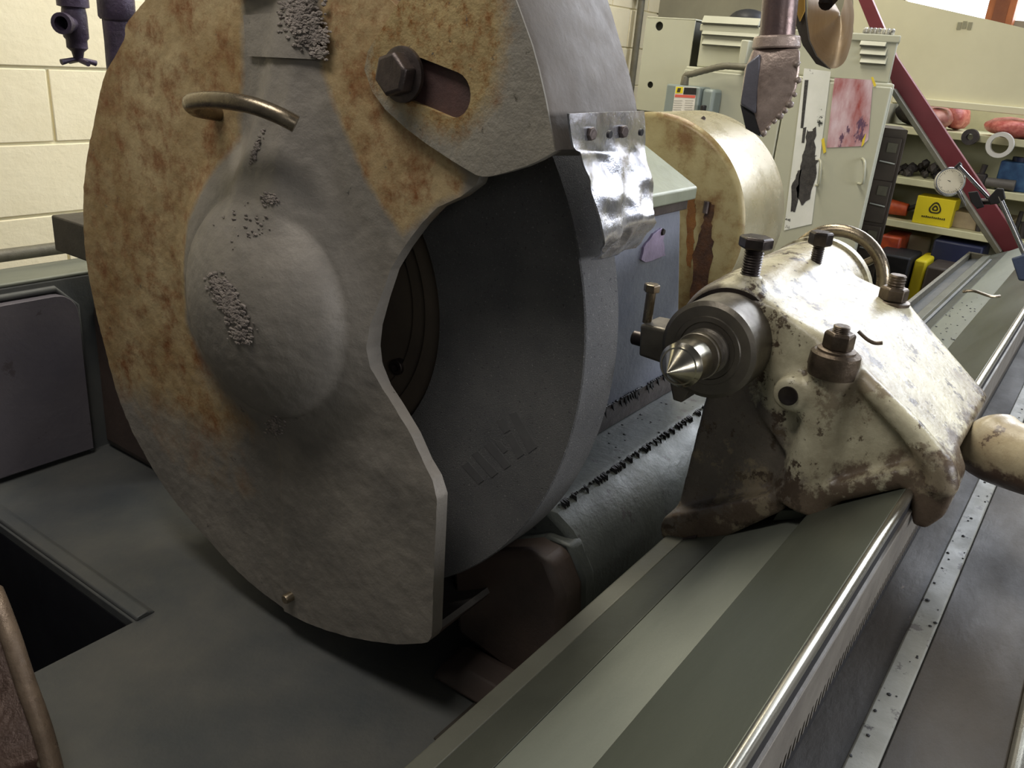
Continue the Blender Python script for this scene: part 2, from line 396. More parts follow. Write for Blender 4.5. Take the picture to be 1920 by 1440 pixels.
ringo('bearing_ring', 1818, 257, 4.37, .034, .014, 'junk', 'small black bearing ring on top shelf edge beside the beam', 'ring', .04)
# dark scrap on shelf 2
for (px, w_, h_, lab) in [(1695, .10, .05, 'low heap of dark iron parts at left of middle shelf'), (1748, .17, .085, 'tall dark scrap heap on middle shelf left of the beam')]:
    bm = BM(); c = atX(px, 310, 4.55)
    for _ in range(18): blob(bm, (4.55 + random.uniform(-.06, .06), c.y + random.uniform(-w_, w_) / 2, sz[1] + random.uniform(.012, h_ * .8)), random.uniform(.012, .026), 1, .4)
    tag(obj('scrap_heap', bm, 'junk', smooth=0), lab, 'scrap', None)
c = atX(1893, 325, 4.5)
t = thing('paint_tin', 'blue square tin at right end of middle shelf', 'tin', (4.55, c.y, sz[1]))
obj('tin_body', box(BM(), (4.48, c.y - .09, sz[1]), (4.62, c.y + .045, sz[1] + .125)), 'blue', t, bevel=.006)
obj('lid', lathe(BM(), [(0, .03), (.02, .03)], (4.55, c.y - .02, sz[1] + .124), (0, 0, 1), 20), 'navy', t)
c = atX(1858, 330, 4.5)
t = thing('hand_grinder', 'dark hand tool with long grey body in front of the blue tin', 'tool', (4.47, c.y, sz[1]))
obj('tool_body', cyl(BM(), (4.45, c.y - .11, sz[1] + .028), (4.45, c.y + .01, sz[1] + .028), .024, .02, 20), mat('grey_tool', (92, 88, 84)), t, bevel=.003)
obj('tool_head', box(BM(), (4.43, c.y + .01, sz[1] + .004), (4.49, c.y + .06, sz[1] + .06)), 'junk', t, bevel=.008)
obj('tool_grip', cyl(BM(), (4.46, c.y + .035, sz[1] + .055), (4.46, c.y + .03, sz[1] + .10), .011, .013, 14), 'junk', t)
# yellow box on shelf 3
ya, yb = atX(1787, 400, 4.44).y, atX(1713, 400, 4.44).y
YB = thing('yellow_card_box', 'yellow box printed with a black triangle mark, on the lower shelf', 'box', (4.5, (ya + yb) / 2, sz[2]))
za = sz[2]; zb = atX(1722, 366, 4.44).z
obj('box_body', box(BM(), (4.44, ya, za), (4.58, yb, zb)), 'yellow', YB, bevel=.003)
cy_, cz_ = (ya + yb) / 2 - .004, (za + zb) / 2 + .016
bm = BM()
def rtri(R): return [(cy_ + R * math.sin(a) * (1 + .1 * math.cos(3 * a)), cz_ + R * math.cos(a) * (1 + .12 * math.cos(3 * a))) for a in [2 * PI * i / 36 for i in range(36)]]
prism(bm, rtri(.026), 4.4375, 4.44, [rtri(.0195)]); prism(bm, rtri(.013), 4.4375, 4.44, [rtri(.006)])
obj('triangle_mark', bm, 'ink', YB, smooth=0)
bm = BM()
for i in range(12): box(bm, (4.4375, cy_ - .052 + i * .0088, cz_ - .047), (4.44, cy_ - .047 + i * .0088, cz_ - .040 + (.002 if i % 3 == 0 else 0)))
obj('print_line', bm, 'ink', YB, smooth=0)
c = atX(1680, 398, 4.5)
t = thing('power_tool', 'red and orange power tool left of the yellow box', 'tool', (4.5, c.y, sz[2]))
obj('tool_body', cyl(BM(), (4.5, c.y - .05, sz[2] + .045), (4.5, c.y + .06, sz[2] + .05), .03, .038, 20), 'orange', t, bevel=.004)
obj('tool_grip', tube(BM(), [(4.5, c.y - .05, sz[2] + .05), (4.48, c.y - .09, sz[2] + .075), (4.47, c.y - .12, sz[2] + .05), (4.47, c.y - .125, sz[2] + .014)], .012), 'black', t)
c = atX(1830, 400, 4.5)
tag(obj('cardboard_box', box(BM(), (4.5, c.y - .16, sz[2]), (4.7, c.y + .09, sz[2] + .075)), mat('tan_card', (168, 152, 122), (150, 134, 108)), bevel=.003), 'flat tan cardboard box on lower shelf right of the yellow box', 'box')
bm = BM(); c = atX(1880, 375, 4.55)
for i in range(7): cyl(bm, (4.5, c.y - .12 + i * .03, sz[2]), (4.5, c.y - .12 + i * .03 + random.uniform(-.01, .01), sz[2] + random.uniform(.06, .13)), .012, .009, 10)
tag(obj('tool_bits', bm, 'junk'), 'row of dark upright tool bits at right end of lower shelf', 'tools')
# below the shelves
def crate(name, px0, px1, py0, X, m, label, cat='box', zt=None, zb=None):
    a = atX(px0, py0, X); b = atX(px1, py0, X)
    o = obj(name, box(BM(), (X, b.y, zb if zb is not None else FZ), (X + .25, a.y, a.z if zt is None else zt)), m, bevel=.01)
    return tag(o, label, cat)
crate('storage_box', 1652, 1692, 440, 4.4, 'orange', 'orange box low between the drawer cabinet and white carton', zb=-.78)
crate('storage_crate', 1640, 1712, 472, 4.2, 'black', 'black case standing on the floor below the shelves', 'case')
crate('white_carton', 1694, 1750, 438, 4.6, 'board', 'white carton standing below the yellow box', 'carton')
crate('navy_bin', 1752, 1850, 448, 4.42, 'navy', 'navy blue bin on the floor under the lower shelf', 'bin')
crate('yellow_jug', 1716, 1740, 486, 4.25, 'yellow', 'small yellow container squeezed beside the black case', 'container')
crate('sack', 1738, 1800, 498, 4.2, 'brown_paint', 'brown sack standing in front of the navy bin', 'sack')

# ---- drawer cabinet
DX = 3.72
ya = atX(1690, 300, DX).y; yb = .93
DC = thing('drawer_cabinet', 'dark brown metal drawer cabinet behind the pale cabinet', 'cabinet', (DX, .8, FZ))
ztop = atX(1690, 243, DX).z
obj('cabinet_body', prism(BM(), [(DX, ya), (DX + .25, ya + .08), (DX + .25, yb), (DX, yb)], FZ, ztop, axis='Z'), 'brown_paint', DC, bevel=.004)
zr = [atX(1660, yy, DX).z for yy in (262, 345, 432, 520)]
for z in zr:
    d = obj('drawer', box(BM(), (DX - .012, ya + .012, z - .155), (DX, yb, z + .012)), 'brown_paint', DC, bevel=.003)
    obj('card_holder', box(BM(), (DX - .016, ya + .022, z - .045), (DX - .012, ya + .06, z - .008)), 'conduit', d, bevel=.001)
    obj('drawer_pull', cyl(BM(), (DX - .022, ya + .015, z - .085), (DX - .022, ya + .075, z - .08), .004), 'chrome', d)

# ---- pale electrical cabinet
CX = 3.3
CB = thing('electrical_cabinet', 'tall grey-green electrical cabinet with photos taped on its doors', 'cabinet', (CX, 1.1, FZ))
y0, y1, ym = .748, 1.535, 1.115
ztop = -.015
obj('cabinet_body', prism(BM(), [(CX, y0), (CX + .4, y0 + .10), (CX + .4, y1), (CX, y1)], FZ, ztop, axis='Z'), 'cabinet', CB, bevel=.006)
for (a, b, hy) in ((y0 + .004, ym - .003, .86), (ym + .003, y1 - .004, 1.02)):
    d = obj('door', box(BM(), (CX - .018, a, FZ + .05), (CX, b, ztop - .012)), 'cabinet', CB, bevel=.004)
for hp in (1632,):
    d = [o for o in CB.children if o.name.startswith('door')][0]
    a = atX(1622, 298, CX - .02); b = atX(1614, 345, CX - .02)
    obj('door_handle', tube(BM(), spline([(CX - .018, a.y + .01, a.z), (CX - .045, a.y - .008, a.z - .012), (CX - .045, b.y - .012, b.z + .01), (CX - .018, b.y + .01, b.z)], 5), .0045), 'cabinet', d)
    a = atX(1541, 300, CX - .02); b = atX(1535, 348, CX - .02)
    d2 = [o for o in CB.children if o.name.startswith('door')][1]
    obj('door_handle', tube(BM(), spline([(CX - .018, a.y + .01, a.z), (CX - .045, a.y - .006, a.z - .012), (CX - .045, b.y - .008, b.z + .01), (CX - .018, b.y + .01, b.z)], 5), .0045), 'cabinet', d2)
cr0 = atX(1582, 125, CX); zc0 = cr0.z; 
obj('crown_box', prism(BM(), [(CX + .02, .772), (CX + .38, .862), (CX + .38, 1.50), (CX + .02, 1.50)], ztop, .135, axis='Z'), 'cabinet', CB, bevel=.006)
obj('crown_lip', prism(BM(), [(CX + .012, .765), (CX + .38, .855), (CX + .38, 1.505), (CX + .012, 1.505)], .115, .14, axis='Z'), 'cabinet', CB, bevel=.004)
def louver(ya, yb, z):
    bm = BM(); X = CX + .02
    prism(bm, [(X, z), (X - .016, z), (X, z + .026)], ya, yb, axis='Y'); obj('louver', bm, 'cabinet', CB, bevel=.001)
    obj('louver_slot', box(BM(), (X - .0145, ya + .002, z - .005), (X + .0, yb - .002, z)), 'cabinet_dark', CB, smooth=0)
for py in (44, 66, 85):
    louver(atX(1425, py, CX + .02).y, atX(1318, py, CX + .02).y, atX(1380, py + 2, CX + .02).z)
for py in (86, 103, 119):
    louver(atX(1662, py, CX + .02).y, atX(1613, py, CX + .02).y, atX(1640, py, CX + .02).z)
# photographs
def poster(name, quad, X, m, label):
    P = [atX(px, py, X) for px, py in quad]
    o = obj(name, prism(BM(), [yz(q) for q in P], X - .0015, X), m, smooth=0)
    return tag(o, label, 'photo')
pr = poster('photo_print', [(1565, 146), (1637, 150), (1628, 262), (1616, 274), (1550, 277)], CX - .0195, 'posterphoto', 'reddish photo print taped with yellow tape on the right door')
for q in ([(1633, 145), (1637, 144), (1643, 160), (1639, 163)], [(1540, 262), (1545, 258), (1549, 285), (1544, 288)], [(1617, 262), (1624, 250), (1620, 270), (1615, 276)]):
    obj('tape_strip', prism(BM(), pX(q, CX - .022), CX - .0225, CX - .0212), 'tape', pr, smooth=0)
pm = poster('photo_print', [(1508, 128), (1558, 134), (1522, 420), (1470, 432)], CX - .0195, 'postermachine', 'glossy photo of a black machine taped on the left door')
bm = BM(); X = CX - .0215
prism(bm, rough(pX([(1513, 245), (1531, 240), (1527, 290), (1534, 300), (1528, 345), (1518, 372), (1500, 385), (1492, 360), (1500, 330), (1506, 290)], X), 4, .006), X - .0006, X)
prism(bm, rough(pX([(1497, 320), (1503, 318), (1492, 398), (1484, 396), (1483, 350)], X), 4, .003), X - .0006, X)
prism(bm, pX([(1506, 240), (1512, 238), (1508, 268), (1503, 268)], X), X - .0006, X)
prism(bm, pX([(1509, 150), (1516, 150), (1506, 240), (1501, 240)], X), X - .0006, X)
obj('printed_machine', bm, mat('print_black', (52, 50, 52), (74, 72, 72), 60, .25), pm, smooth=0)
# left side panel of the cabinet row
ya = atX(1290, 60, CX).y - .01; yb = atX(1216, 35, CX).y
SP = thing('side_enclosure', 'narrow grey-green enclosure with two round holes left of the cabinet', 'enclosure', (CX + .1, 1.6, FZ))
zt = atX(1216, 34, CX + .05).z; zb = atX(1203, 206, CX + .05).z
h1 = atX(1236, 49, CX + .04); h2 = atX(1219, 159, CX + .04)
def circ(c, r, n=20): return [(c[1] + r * math.cos(2 * PI * i / n), c[2] + r * math.sin(2 * PI * i / n)) for i in range(n)]
bm = prism(BM(), [(1.54, zb), (yb + .03, zb), (yb + .03, zt), (1.54, zt)], CX + .04, CX + .046, [circ(h1, .017), circ(h2, .013)])
obj('front_panel', bm, 'cabinet', SP, smooth=0)
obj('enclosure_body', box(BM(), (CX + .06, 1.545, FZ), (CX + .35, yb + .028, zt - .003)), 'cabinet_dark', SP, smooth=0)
obj('top_flange', box(BM(), (CX + .04, 1.54, zt), (CX + .35, yb + .03, zt + .006)), 'cabinet', SP, bevel=.002)
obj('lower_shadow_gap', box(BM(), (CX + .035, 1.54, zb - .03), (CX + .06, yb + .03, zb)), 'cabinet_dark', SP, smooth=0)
# switch box
a = atX(1250, 157, CX - .12); b = atX(1338, 157, CX - .12); z_b = a.z - .36
SW = thing('switch_box', 'grey disconnect switch box with a white and red warning label', 'switch', (CX - .06, (a.y + b.y) / 2, z_b))
obj('switch_case', box(BM(), (CX - .12, b.y + .05, z_b), (CX - .018, a.y, a.z)), 'greybox', SW, bevel=.006)
obj('side_flange', box(BM(), (CX - .10, b.y, z_b), (CX - .018, b.y + .05, a.z - .004)), 'greybox', SW, bevel=.012)
def lab(q, X, m, nm, e=.0008):
    o = obj(nm, prism(BM(), pX(q, X), X - e, X), m, SW, smooth=0); return o
X = CX - .1205
lab([(1267, 162), (1306, 164), (1301, 214), (1260, 214)], X, 'white', 'warning_label')
lab([(1268, 163), (1281, 163), (1280, 175), (1266, 175)], X - .001, 'yellow', 'yellow_square')
lab([(1283, 164), (1306, 165), (1305, 178), (1281, 177)], X - .001, 'black', 'black_square')
lab([(1266, 177), (1304, 179), (1303, 184), (1265, 182)], X - .001, mat('red_print', (206, 92, 78)), 'red_band')
bm = BM()
for k in range(6):
    for (u0, u1) in ((1264, 1281), (1285, 1301)):
        y_ = 188 + k * 4.2; prism(bm, pX([(u0 - k * .5, y_), (u1 - k * .5 - random.random() * 4, y_ + .3), (u1 - k * .5 - 2, y_ + 1.4), (u0 - k * .5, y_ + 1.2)], X - .001), X - .0016, X - .001)
obj('label_text', bm, mat('grey_print', (170, 166, 158)), SW, smooth=0)
lab([(1271, 165), (1277, 165), (1275, 173), (1269, 173)], X - .0018, 'ink', 'hazard_mark')
q = atX(1320, 205, CX - .12); obj('switch_lever', box(BM(), (CX - .14, q.y - .008, q.z - .02), (CX - .115, q.y + .008, q.z + .015)), 'black', SW, bevel=.003)
# conduit
pts = [(1284, 152), (1286, 142), (1300, 138), (1330, 130), (1360, 124), (1400, 126), (1440, 126)]
cp = spline([atX(px, py, CX - .08) for px, py in pts], 6)
bm = BM(); rr = [.0115 + (.0012 if i % 2 else 0) for i in range(len(cp))]; tube(bm, cp, rr, 14)
CO = thing('flexible_conduit', 'grey flexible conduit curving from the switch box across the cabinet', 'conduit', tuple(cp[0]))
obj('hose', bm, 'conduit', CO)
obj('connector', cyl(BM(), cp[0] + Vector((0, 0, -.015)), cp[0] + Vector((0, 0, .018)), .017, .015, 8), 'conduit', CO, bevel=.002)
q = atX(1402, 70, CX - .02)
tag(obj('small_bracket', box(BM(), (CX - .05, q.y - .02, atX(1400, 125, CX - .05).z), (CX + .01, q.y + .012, q.z - .01)), 'cabinet', bevel=.005), 'small pale bracket standing beside the conduit end on the cabinet', 'bracket')
# things on the cabinet crown
bm = BM()
for i in range(7):
    q = atX(1622 + i * 8, 63 + i * 1.6, CX + .06); lathe(bm, [(0, .006), (.004, .009), (.018, .009), (.022, .005)], (CX + .06, q.y, .14), (0, 0, 1), 12)
tag(obj('cable_fittings', bm, mat('mottled_black_white', (30, 30, 32), (220, 216, 206), 60, .3, .1, .3)), 'cluster of black and pale fittings on the cabinet crown', 'fittings')
q = atX(1400, 8, CX + .1)
t = thing('work_cap', 'black cap lying on top of the cabinet', 'cap', (CX + .1, q.y, .14))
bm = BM(); blob(bm, (CX + .12, q.y - .01, .165), 1, 3, 0, (.08, .075, .042)); obj('cap_crown', bm, 'black', t)
obj('cap_peak', lathe(BM(), [(0, .05), (.004, .052), (.007, .03)], (CX + .06, q.y + .01, .143), (0, 0, 1), 20), 'black', t)
# pipes on back wall seen right of the guard
for (px, lab_) in ((1203, 'thin brown pipe on the block wall, nearer the wheel guard'), (1308, 'thin brown pipe on the block wall above the cabinet')):
    q = atY(px, 40, 2.44)
    t = thing('wall_pipe', lab_, 'pipe', (q.x, 2.44, -.6))
    obj('pipe', cyl(BM(), (q.x, 2.455, -.9), (q.x, 2.455, 1.3), .019, n=16), 'conduit', t)
    obj('pipe_clip', box(BM(), (q.x - .026, 2.43, .3), (q.x + .026, 2.499, .33)), 'conduit', t, bevel=.003)
# maroon beam
RX = 3.75
bm = prism(BM(), pX([(1585, -60), (1618, -40), (1682, 108), (1788, 268), (1915, 455), (1905, 500), (1872, 462), (1678, 170)], RX), RX, RX + .03)
RB = thing('maroon_beam', 'maroon painted steel beam leaning diagonally in front of the shelves', 'beam', (RX, .3, -.7))
obj('beam_web', bm, 'red', RB, bevel=.003)
obj('beam_flange', prism(BM(), pX([(1674, 172), (1681, 166), (1880, 470), (1872, 475)], RX), RX - .05, RX + .05), 'conduit', RB, bevel=.002)

# ================================================================ MACHINE
AY, AZ = .826, -.322           # wheel axis
CYc, CZc = .357, -.321         # work centre line
# ---- swivel table and bed
T = thing('grinder_table', 'long inclined grinder table with polished front edge and toothed rack', 'machine table', (1.6, .1, -.9))
TX0, TX1 = -.3, 3.7
obj('channel', prism(BM(), [(.196, -.502), (.30, -.568), (.352, -.594), (.352, -.70), (.15, -.70), (.15, -.50)], TX0, TX1), 'channel', T, bevel=.001)
obj('channel_lip', prism(BM(), [(.300, -.5665), (.352, -.592), (.352, -.62), (.30, -.62)], TX0, TX1), 'lip', T, bevel=.001)
obj('rear_edge', prism(BM(), [(.352, -.592), (.378, -.599), (.382, -.606), (.382, -1.0), (.352, -1.0)], TX0, TX1), 'rear', T, bevel=.002)
obj('flat_way', prism(BM(), [(.2045, -.4915), (.108, -.4205), (.108, -.60), (.198, -.60), (.199, -.500)], TX0, TX1), 'way', T, bevel=.0015)
bm = BM(); arc = [(.108, -.4205)] + [(.1045 - .0052 * math.sin(a), -.4245 + .0052 * math.cos(a)) for a in [PI / 2 * i / 8 - .5 for i in range(1, 11)]] + [(.0993, -.429), (.112, -.429)]
obj('polished_edge', prism(bm, arc, TX0, TX1), 'edge_steel', T, smooth=60)
obj('front_face', prism(BM(), [(.0995, -.4285), (.112, -.4285), (.112, -.60), (.1, -.60)], TX0, TX1), 'black', T)
rk = obj('rack', prism(BM(), [(.0962, -.4450), (.101, -.4440), (.101, -.502), (.0962, -.502)], TX0, TX1), 'rack', T, bevel=.001)
bm = BM(); pitch = .0115; x = TX0
while x < TX1:
    prism(bm, [(x, -.501), (x + pitch * .62, -.501), (x + pitch * .45, -.519), (x + pitch * .17, -.519)], .0962, .101, axis='Y'); x += pitch
obj('rack_teeth', bm, 'rack', rk, smooth=0, kind='stuff')
obj('rack_backing', box(BM(), (TX0, .0985, -.545), (TX1, .11, -.50)), 'black', T, smooth=0)  # black strip that paints the shade in the gaps between the teeth
obj('ledge', prism(BM(), [(.112, -.543), (.04, -.549), (.04, -.60), (.112, -.60)], TX0, TX1), 'bed_dark', T, bevel=.002)
obj('chipped_strip', prism(BM(), [(.062, -.544), (.0375, -.544), (.0375, -.557), (.062, -.557)], TX0, TX1), 'strip', T, bevel=.002)
obj('apron', prism(BM(), [(.0375, -.550), (-.052, -.546), (-.052, -1.0), (.0375, -1.0)], TX0, TX1), 'bed_dark', T, bevel=.002)
obj('apron_edge', prism(BM(), [(-.052, -.541), (-.060, -.538), (-.068, -.542), (-.068, -1.0), (-.052, -1.0)], TX0, TX1), 'edge_steel', T, bevel=.003)
# chips scattered on the table and strip
bm = BM()
for _ in range(90):
    x = random.uniform(1.5, 2.6); t_ = random.random(); y = .2 + .14 * t_; z = -.502 - .66 * (y - .2) + .002
    blob(bm, (x, y, z), random.uniform(.001, .003), 1, .4, (1, 1, .5))
for _ in range(60):
    x = random.uniform(.4, 2.2); blob(bm, (x, random.uniform(.039, .061), -.5435), random.uniform(.0008, .0026), 1, .4, (1, 1, .5))
tag(obj('swarf', bm, 'black', smooth=0), 'dark grinding swarf specks scattered along the table', 'swarf')['kind'] = 'stuff'
# bed base below
B = thing('grinder_bed', 'massive grey grinder bed casting under the table', 'machine bed', (1.6, .2, FZ))
obj('bed_body', box(BM(), (TX0, -.068, FZ), (TX1, .42, -1.0)), 'bed_dark', B, bevel=.01)
# far end trough rails behind the table
TR = thing('coolant_trough', 'pale grey trough with raised rails along the far back of the table', 'trough', (2.8, .45, -.7))
def rr_(px, py, z): d = ray(px, py); return d.y / d.z * z
yl = rr_(1697, 571, -.60); yr = rr_(1776, 568, -.585)
obj('trough_floor', prism(BM(), [(.384, -.615), (yl, -.625), (yl, -.66), (.384, -.66)], 1.5, 3.72), 'tray', TR)
obj('trough_rim', prism(BM(), [(yl - .006, -.60), (yl + .006, -.60), (yl + .006, -1.1), (yl - .006, -1.1)], 1.5, 3.74), 'conduit', TR, bevel=.002)
obj('trough_end', box(BM(), (3.72, .35, -.66), (3.74, yl, -.60)), 'conduit', TR, bevel=.002)
obj('rail', prism(BM(), [(yr - .004, -.575), (yr + .004, -.575), (yr + .004, -.64), (yr - .004, -.64)], 1.6, 3.5), 'tray', TR, bevel=.001)
obj('rail', prism(BM(), [(yr - .05, -.58), (yr - .042, -.58), (yr - .042, -.64), (yr - .05, -.64)], 1.9, 3.5), 'channel', TR, bevel=.001)
q = atX(1835, 553, 1.95)
tag(obj('cotter_pin', tube(BM(), spline([q + Vector((0, .03, .0)), q + Vector((.0, .01, .006)), q + Vector((.01, -.02, .0)), q + Vector((.03, -.035, 0))], 4), .003, 8), 'worn_rod'), 'thin bent steel pin lying on the table rail', 'pin')

# ---- coolant tray on the left
TZ = -.82
c0 = atZ(250, 1165, TZ)
TRY = thing('coolant_tray', 'large dark grey coolant tray beside the wheel with a square sump opening', 'tray', (.5, 1.0, TZ))
bm = prism(BM(), [(-.9, .385), (1.5, .385), (1.5, 1.62), (-.9, 1.62)], TZ - .02, TZ, [[(-.6, c0.y), (c0.x, c0.y), (c0.x, 1.49), (-.6, 1.49)]], axis='Z')
obj('tray_floor', bm, 'tray', TRY, bevel=.003)
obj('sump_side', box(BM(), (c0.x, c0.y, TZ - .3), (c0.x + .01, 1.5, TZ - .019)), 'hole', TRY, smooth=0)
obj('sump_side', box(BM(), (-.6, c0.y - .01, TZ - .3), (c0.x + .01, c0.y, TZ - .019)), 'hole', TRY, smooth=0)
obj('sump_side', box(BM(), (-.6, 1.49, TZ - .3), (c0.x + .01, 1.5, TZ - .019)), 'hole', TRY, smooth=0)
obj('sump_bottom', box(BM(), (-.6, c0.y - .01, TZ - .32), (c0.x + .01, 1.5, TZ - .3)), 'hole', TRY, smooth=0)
obj('sump_rim', prism(BM(), [(c0.x + .002, TZ), (c0.x + .004, TZ + .006), (c0.x + .022, TZ + .008), (c0.x + .034, TZ)], c0.y - .004, 1.5, axis='Y'), 'tray', TRY, bevel=.002)
# tray back wall and its panel
yb_ = 1.55
zt = atY(0, 540, yb_).z
BW = thing('splash_wall', 'grey splash wall at the back of the tray, with a rounded panel', 'splash guard', (.3, yb_, TZ))
obj('wall_plate', box(BM(), (-.6, yb_, TZ - .02), (1.3, yb_ + .02, zt)), 'tray', BW, bevel=.004)
obj('wall_top_strip', box(BM(), (-.6, yb_, zt - .002), (1.3, yb_ + .10, zt + .006)), 'channel', BW, bevel=.003)
obj('wall_top_rail', cyl(BM(), (-.6, yb_ + .10, zt + .030), (1.4, yb_ + .10, zt + .030), .012), 'conduit', BW)
xr = atY(145, 700, yb_).x + .005
zp = atY(60, 556, yb_).z
pp = [(-.6, TZ + .012), (xr, TZ + .012)] + [(xr - .04 + .04 * math.cos(a), zp - .04 + .04 * math.sin(a)) for a in [PI / 2 * i / 6 for i in range(7)]] + [(-.6, zp)]
obj('rounded_panel', prism(BM(), pp, yb_ - .022, yb_, axis='Y'), 'lilac_grey', BW, bevel=.006)
obj('wall_fillet', tube(BM(), [(xr + .006, yb_ - .002, TZ), (xr + .006, yb_ - .002, zp - .03), (xr - .03, yb_ - .002, zp + .008), (-.6, yb_ - .002, zp + .008)], .006), 'tray', BW)
obj('corner_gusset', hull(BM(), [(x, y, z) for x in (xr + .03, 1.28) for (y, z) in ((yb_ - .001, -.50), (yb_ - .001, TZ), (1.33, TZ), (1.42, -.66))]), 'brown', BW, bevel=.02)
# beam end poking out behind the guard
a = atY(95, 403, 1.49)
tag(obj('steel_arm', box(BM(), (a.x, 1.28, a.z - .062), (1.25, 1.49, a.z)), M['bed_dark'], bevel=.003), 'dark square steel arm poking out behind the left of the wheel guard', 'arm')
# valve and pipe hanging left of the guard
q = atY(140, 40, 1.8)
V = thing('drain_valve', 'dark purple-grey stop valve hanging down with a small cross handle', 'valve', (q.x, 1.8, q.z))
X_, Z_ = q.x, q.z
obj('valve_body', lathe(BM(), [(0, .026), (.012, .026), (.012, .030), (.028, .030), (.03, .022), (.045, .024), (.085, .024), (.09, .020), (.105, .020), (.112, .012), (.13, .008)], (X_, 1.8, Z_ + .055), (0, 0, -1), 20), 'purple', V)
obj('supply_pipe', cyl(BM(), (X_, 1.8, Z_ + .05), (X_, 1.8, 1.6), .022), 'purple', V)
obj('side_port', lathe(BM(), [(0, .014), (.03, .016), (.03, .020), (.045, .020), (.045, .013), (.02, .012)], (X_ - .012, 1.79, Z_ - .005), (-.8, -.6, 0), 20, close=False), 'purple', V)
bm = BM(); tube(bm, [(X_ - .036, 1.8, Z_ - .078), (X_ - .012, 1.8, Z_ - .072), (X_ + .012, 1.8, Z_ - .072), (X_ + .036, 1.8, Z_ - .078)], [.006, .004, .004, .006], 10)
tube(bm, [(X_, 1.765, Z_ - .078), (X_, 1.8, Z_ - .072), (X_, 1.835, Z_ - .078)], .005, 10)
obj('cross_handle', bm, 'purple', V)
q = atY(222, 60, 1.65)
V = thing('coolant_pipe', 'thick dark encrusted pipe coming down behind the guard', 'pipe', (q.x, 1.65, q.z))
rp = []; n = 46
bm = BM(); lathe(bm, [(i * .03, .027 + (.004 if 13 < i < 16 else 0)) for i in range(48)], (q.x, 1.65, 1.0), (0, 0, -1), 24)
for v in bm.verts: v.co += Vector((1, 1, 0)) * noise.noise(v.co * 60) * .0025
obj('pipe', bm, 'purple', V)
lz = atY(215, 32, 1.65).z
obj('coupling', lathe(BM(), [(0, .030), (.01, .0335), (.05, .0335), (.055, .030)], (q.x, 1.65, lz + .05), (0, 0, -1), 24), 'purple', V)

# ---- wheel head
HY = .58
H = thing('spindle_housing', 'blue-grey wheel head housing between the wheel and the belt cover', 'machine head', (1.1, .8, -.57))
xe = atY(1290, 570, HY).x; xt = atY(1290, 350, HY).x; ztp = atY(1290, 372, HY).z
obj('head_housing', prism(BM(), [(.86, -.53), (xe - .03, -.53), (xe - .02, -.45), (xt - .008, ztp - .03), (xt - .02, ztp), (.86, ztp)], HY, 1.15, axis='Y'), 'head', H, bevel=.006)
zs = atY(1288, 350, HY).z; yk = 1.1
bm = BM()
hull(bm, [(x, y, z) for x in (.88, xt + .012) for (y, z) in ((HY - .012, zs), (HY - .012, zs - .02), (1.15, zs + .30), (1.15, zs - .02))])
obj('top_cover', bm, 'headtop', H, bevel=.003)
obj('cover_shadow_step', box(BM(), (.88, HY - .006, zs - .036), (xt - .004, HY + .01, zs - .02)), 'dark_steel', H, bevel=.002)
Xn = HY - .001
def hp(pts): return [(atY(px, py, HY).x, atY(px, py, HY).z) for px, py in pts]
obj('name_plate', prism(BM(), rough(hp([(1204, 462), (1222, 438), (1236, 428), (1243, 430), (1240, 450), (1244, 478), (1208, 491), (1199, 487)]), 4, .0012), HY - .004, HY + .001, axis='Y'), 'label_lilac', H, bevel=.001)
q = atY(1238, 434, HY); obj('plate_screw', lathe(BM(), [(0, .006), (.003, .0045)], (q.x, HY - .004, q.z), (0, -1, 0), 14), 'thread', H)
obj('spindle_nose', lathe(BM(), [(0, .13), (.06, .13), (.07, .10)], (.86, AY, AZ), (-1, 0, 0), 40), 'dark_steel', H)
# slide under head
SL = thing('wheel_slide', 'sooty rounded slide casting under the wheel head', 'machine slide', (1.15, .7, FZ))
obj('slide_rail', prism(BM(), [(HY, -.522), (HY, -.566), (1.15, -.566), (1.15, -.522)], .90, 1.7), 'dark_steel', SL, bevel=.002)
prof = [(1.15, -.566), (.505, -.566), (.497, -.572), (.470, -.588), (.448, -.612), (.432, -.65), (.424, -.70), (.42, -.78), (.42, TZ), (1.15, TZ)]
obj('slide_body', prism(BM(), [(y, z) for y, z in prof], .86, 1.8), 'base_casting', SL, bevel=.012, smooth=50)
pe = [(.62, -.66), (.50, -.60), (.462, -.60), (.437, -.64), (.43, -.70), (.428, -.78), (.50, -.80), (.60, -.78)]
obj('end_boss', prism(BM(), pe, .80, .87), 'brown', SL, bevel=.010)
obj('end_collar', prism(BM(), [(y - .004, z + .004) for y, z in pe], .845, .875), 'base_casting', SL, bevel=.006)
bm = BM(); box(bm, (.66, .392, TZ), (.80, .52, TZ + .003)); obj('foot_plate', bm, 'bed_dark', SL, bevel=.001)
obj('foot_wedge', hull(BM(), [(.74, .40, TZ + .004), (.80, .40, TZ + .004), (.74, .60, TZ + .004), (.80, .60, TZ + .004), (.80, .42, -.785), (.80, .58, -.785), (.76, .42, -.79), (.76, .55, -.79)]), 'brown', SL, bevel=.008)
bm = BM()
for _ in range(110):
    q = Vector((random.gauss(.585, .018), random.gauss(.415, .012), TZ + .004)); blob(bm, q, random.uniform(.002, .006), 1, .3, (1, 1, .35))
obj('sludge_deposit', bm, 'yellow_stain', SL, smooth=0, kind='stuff')
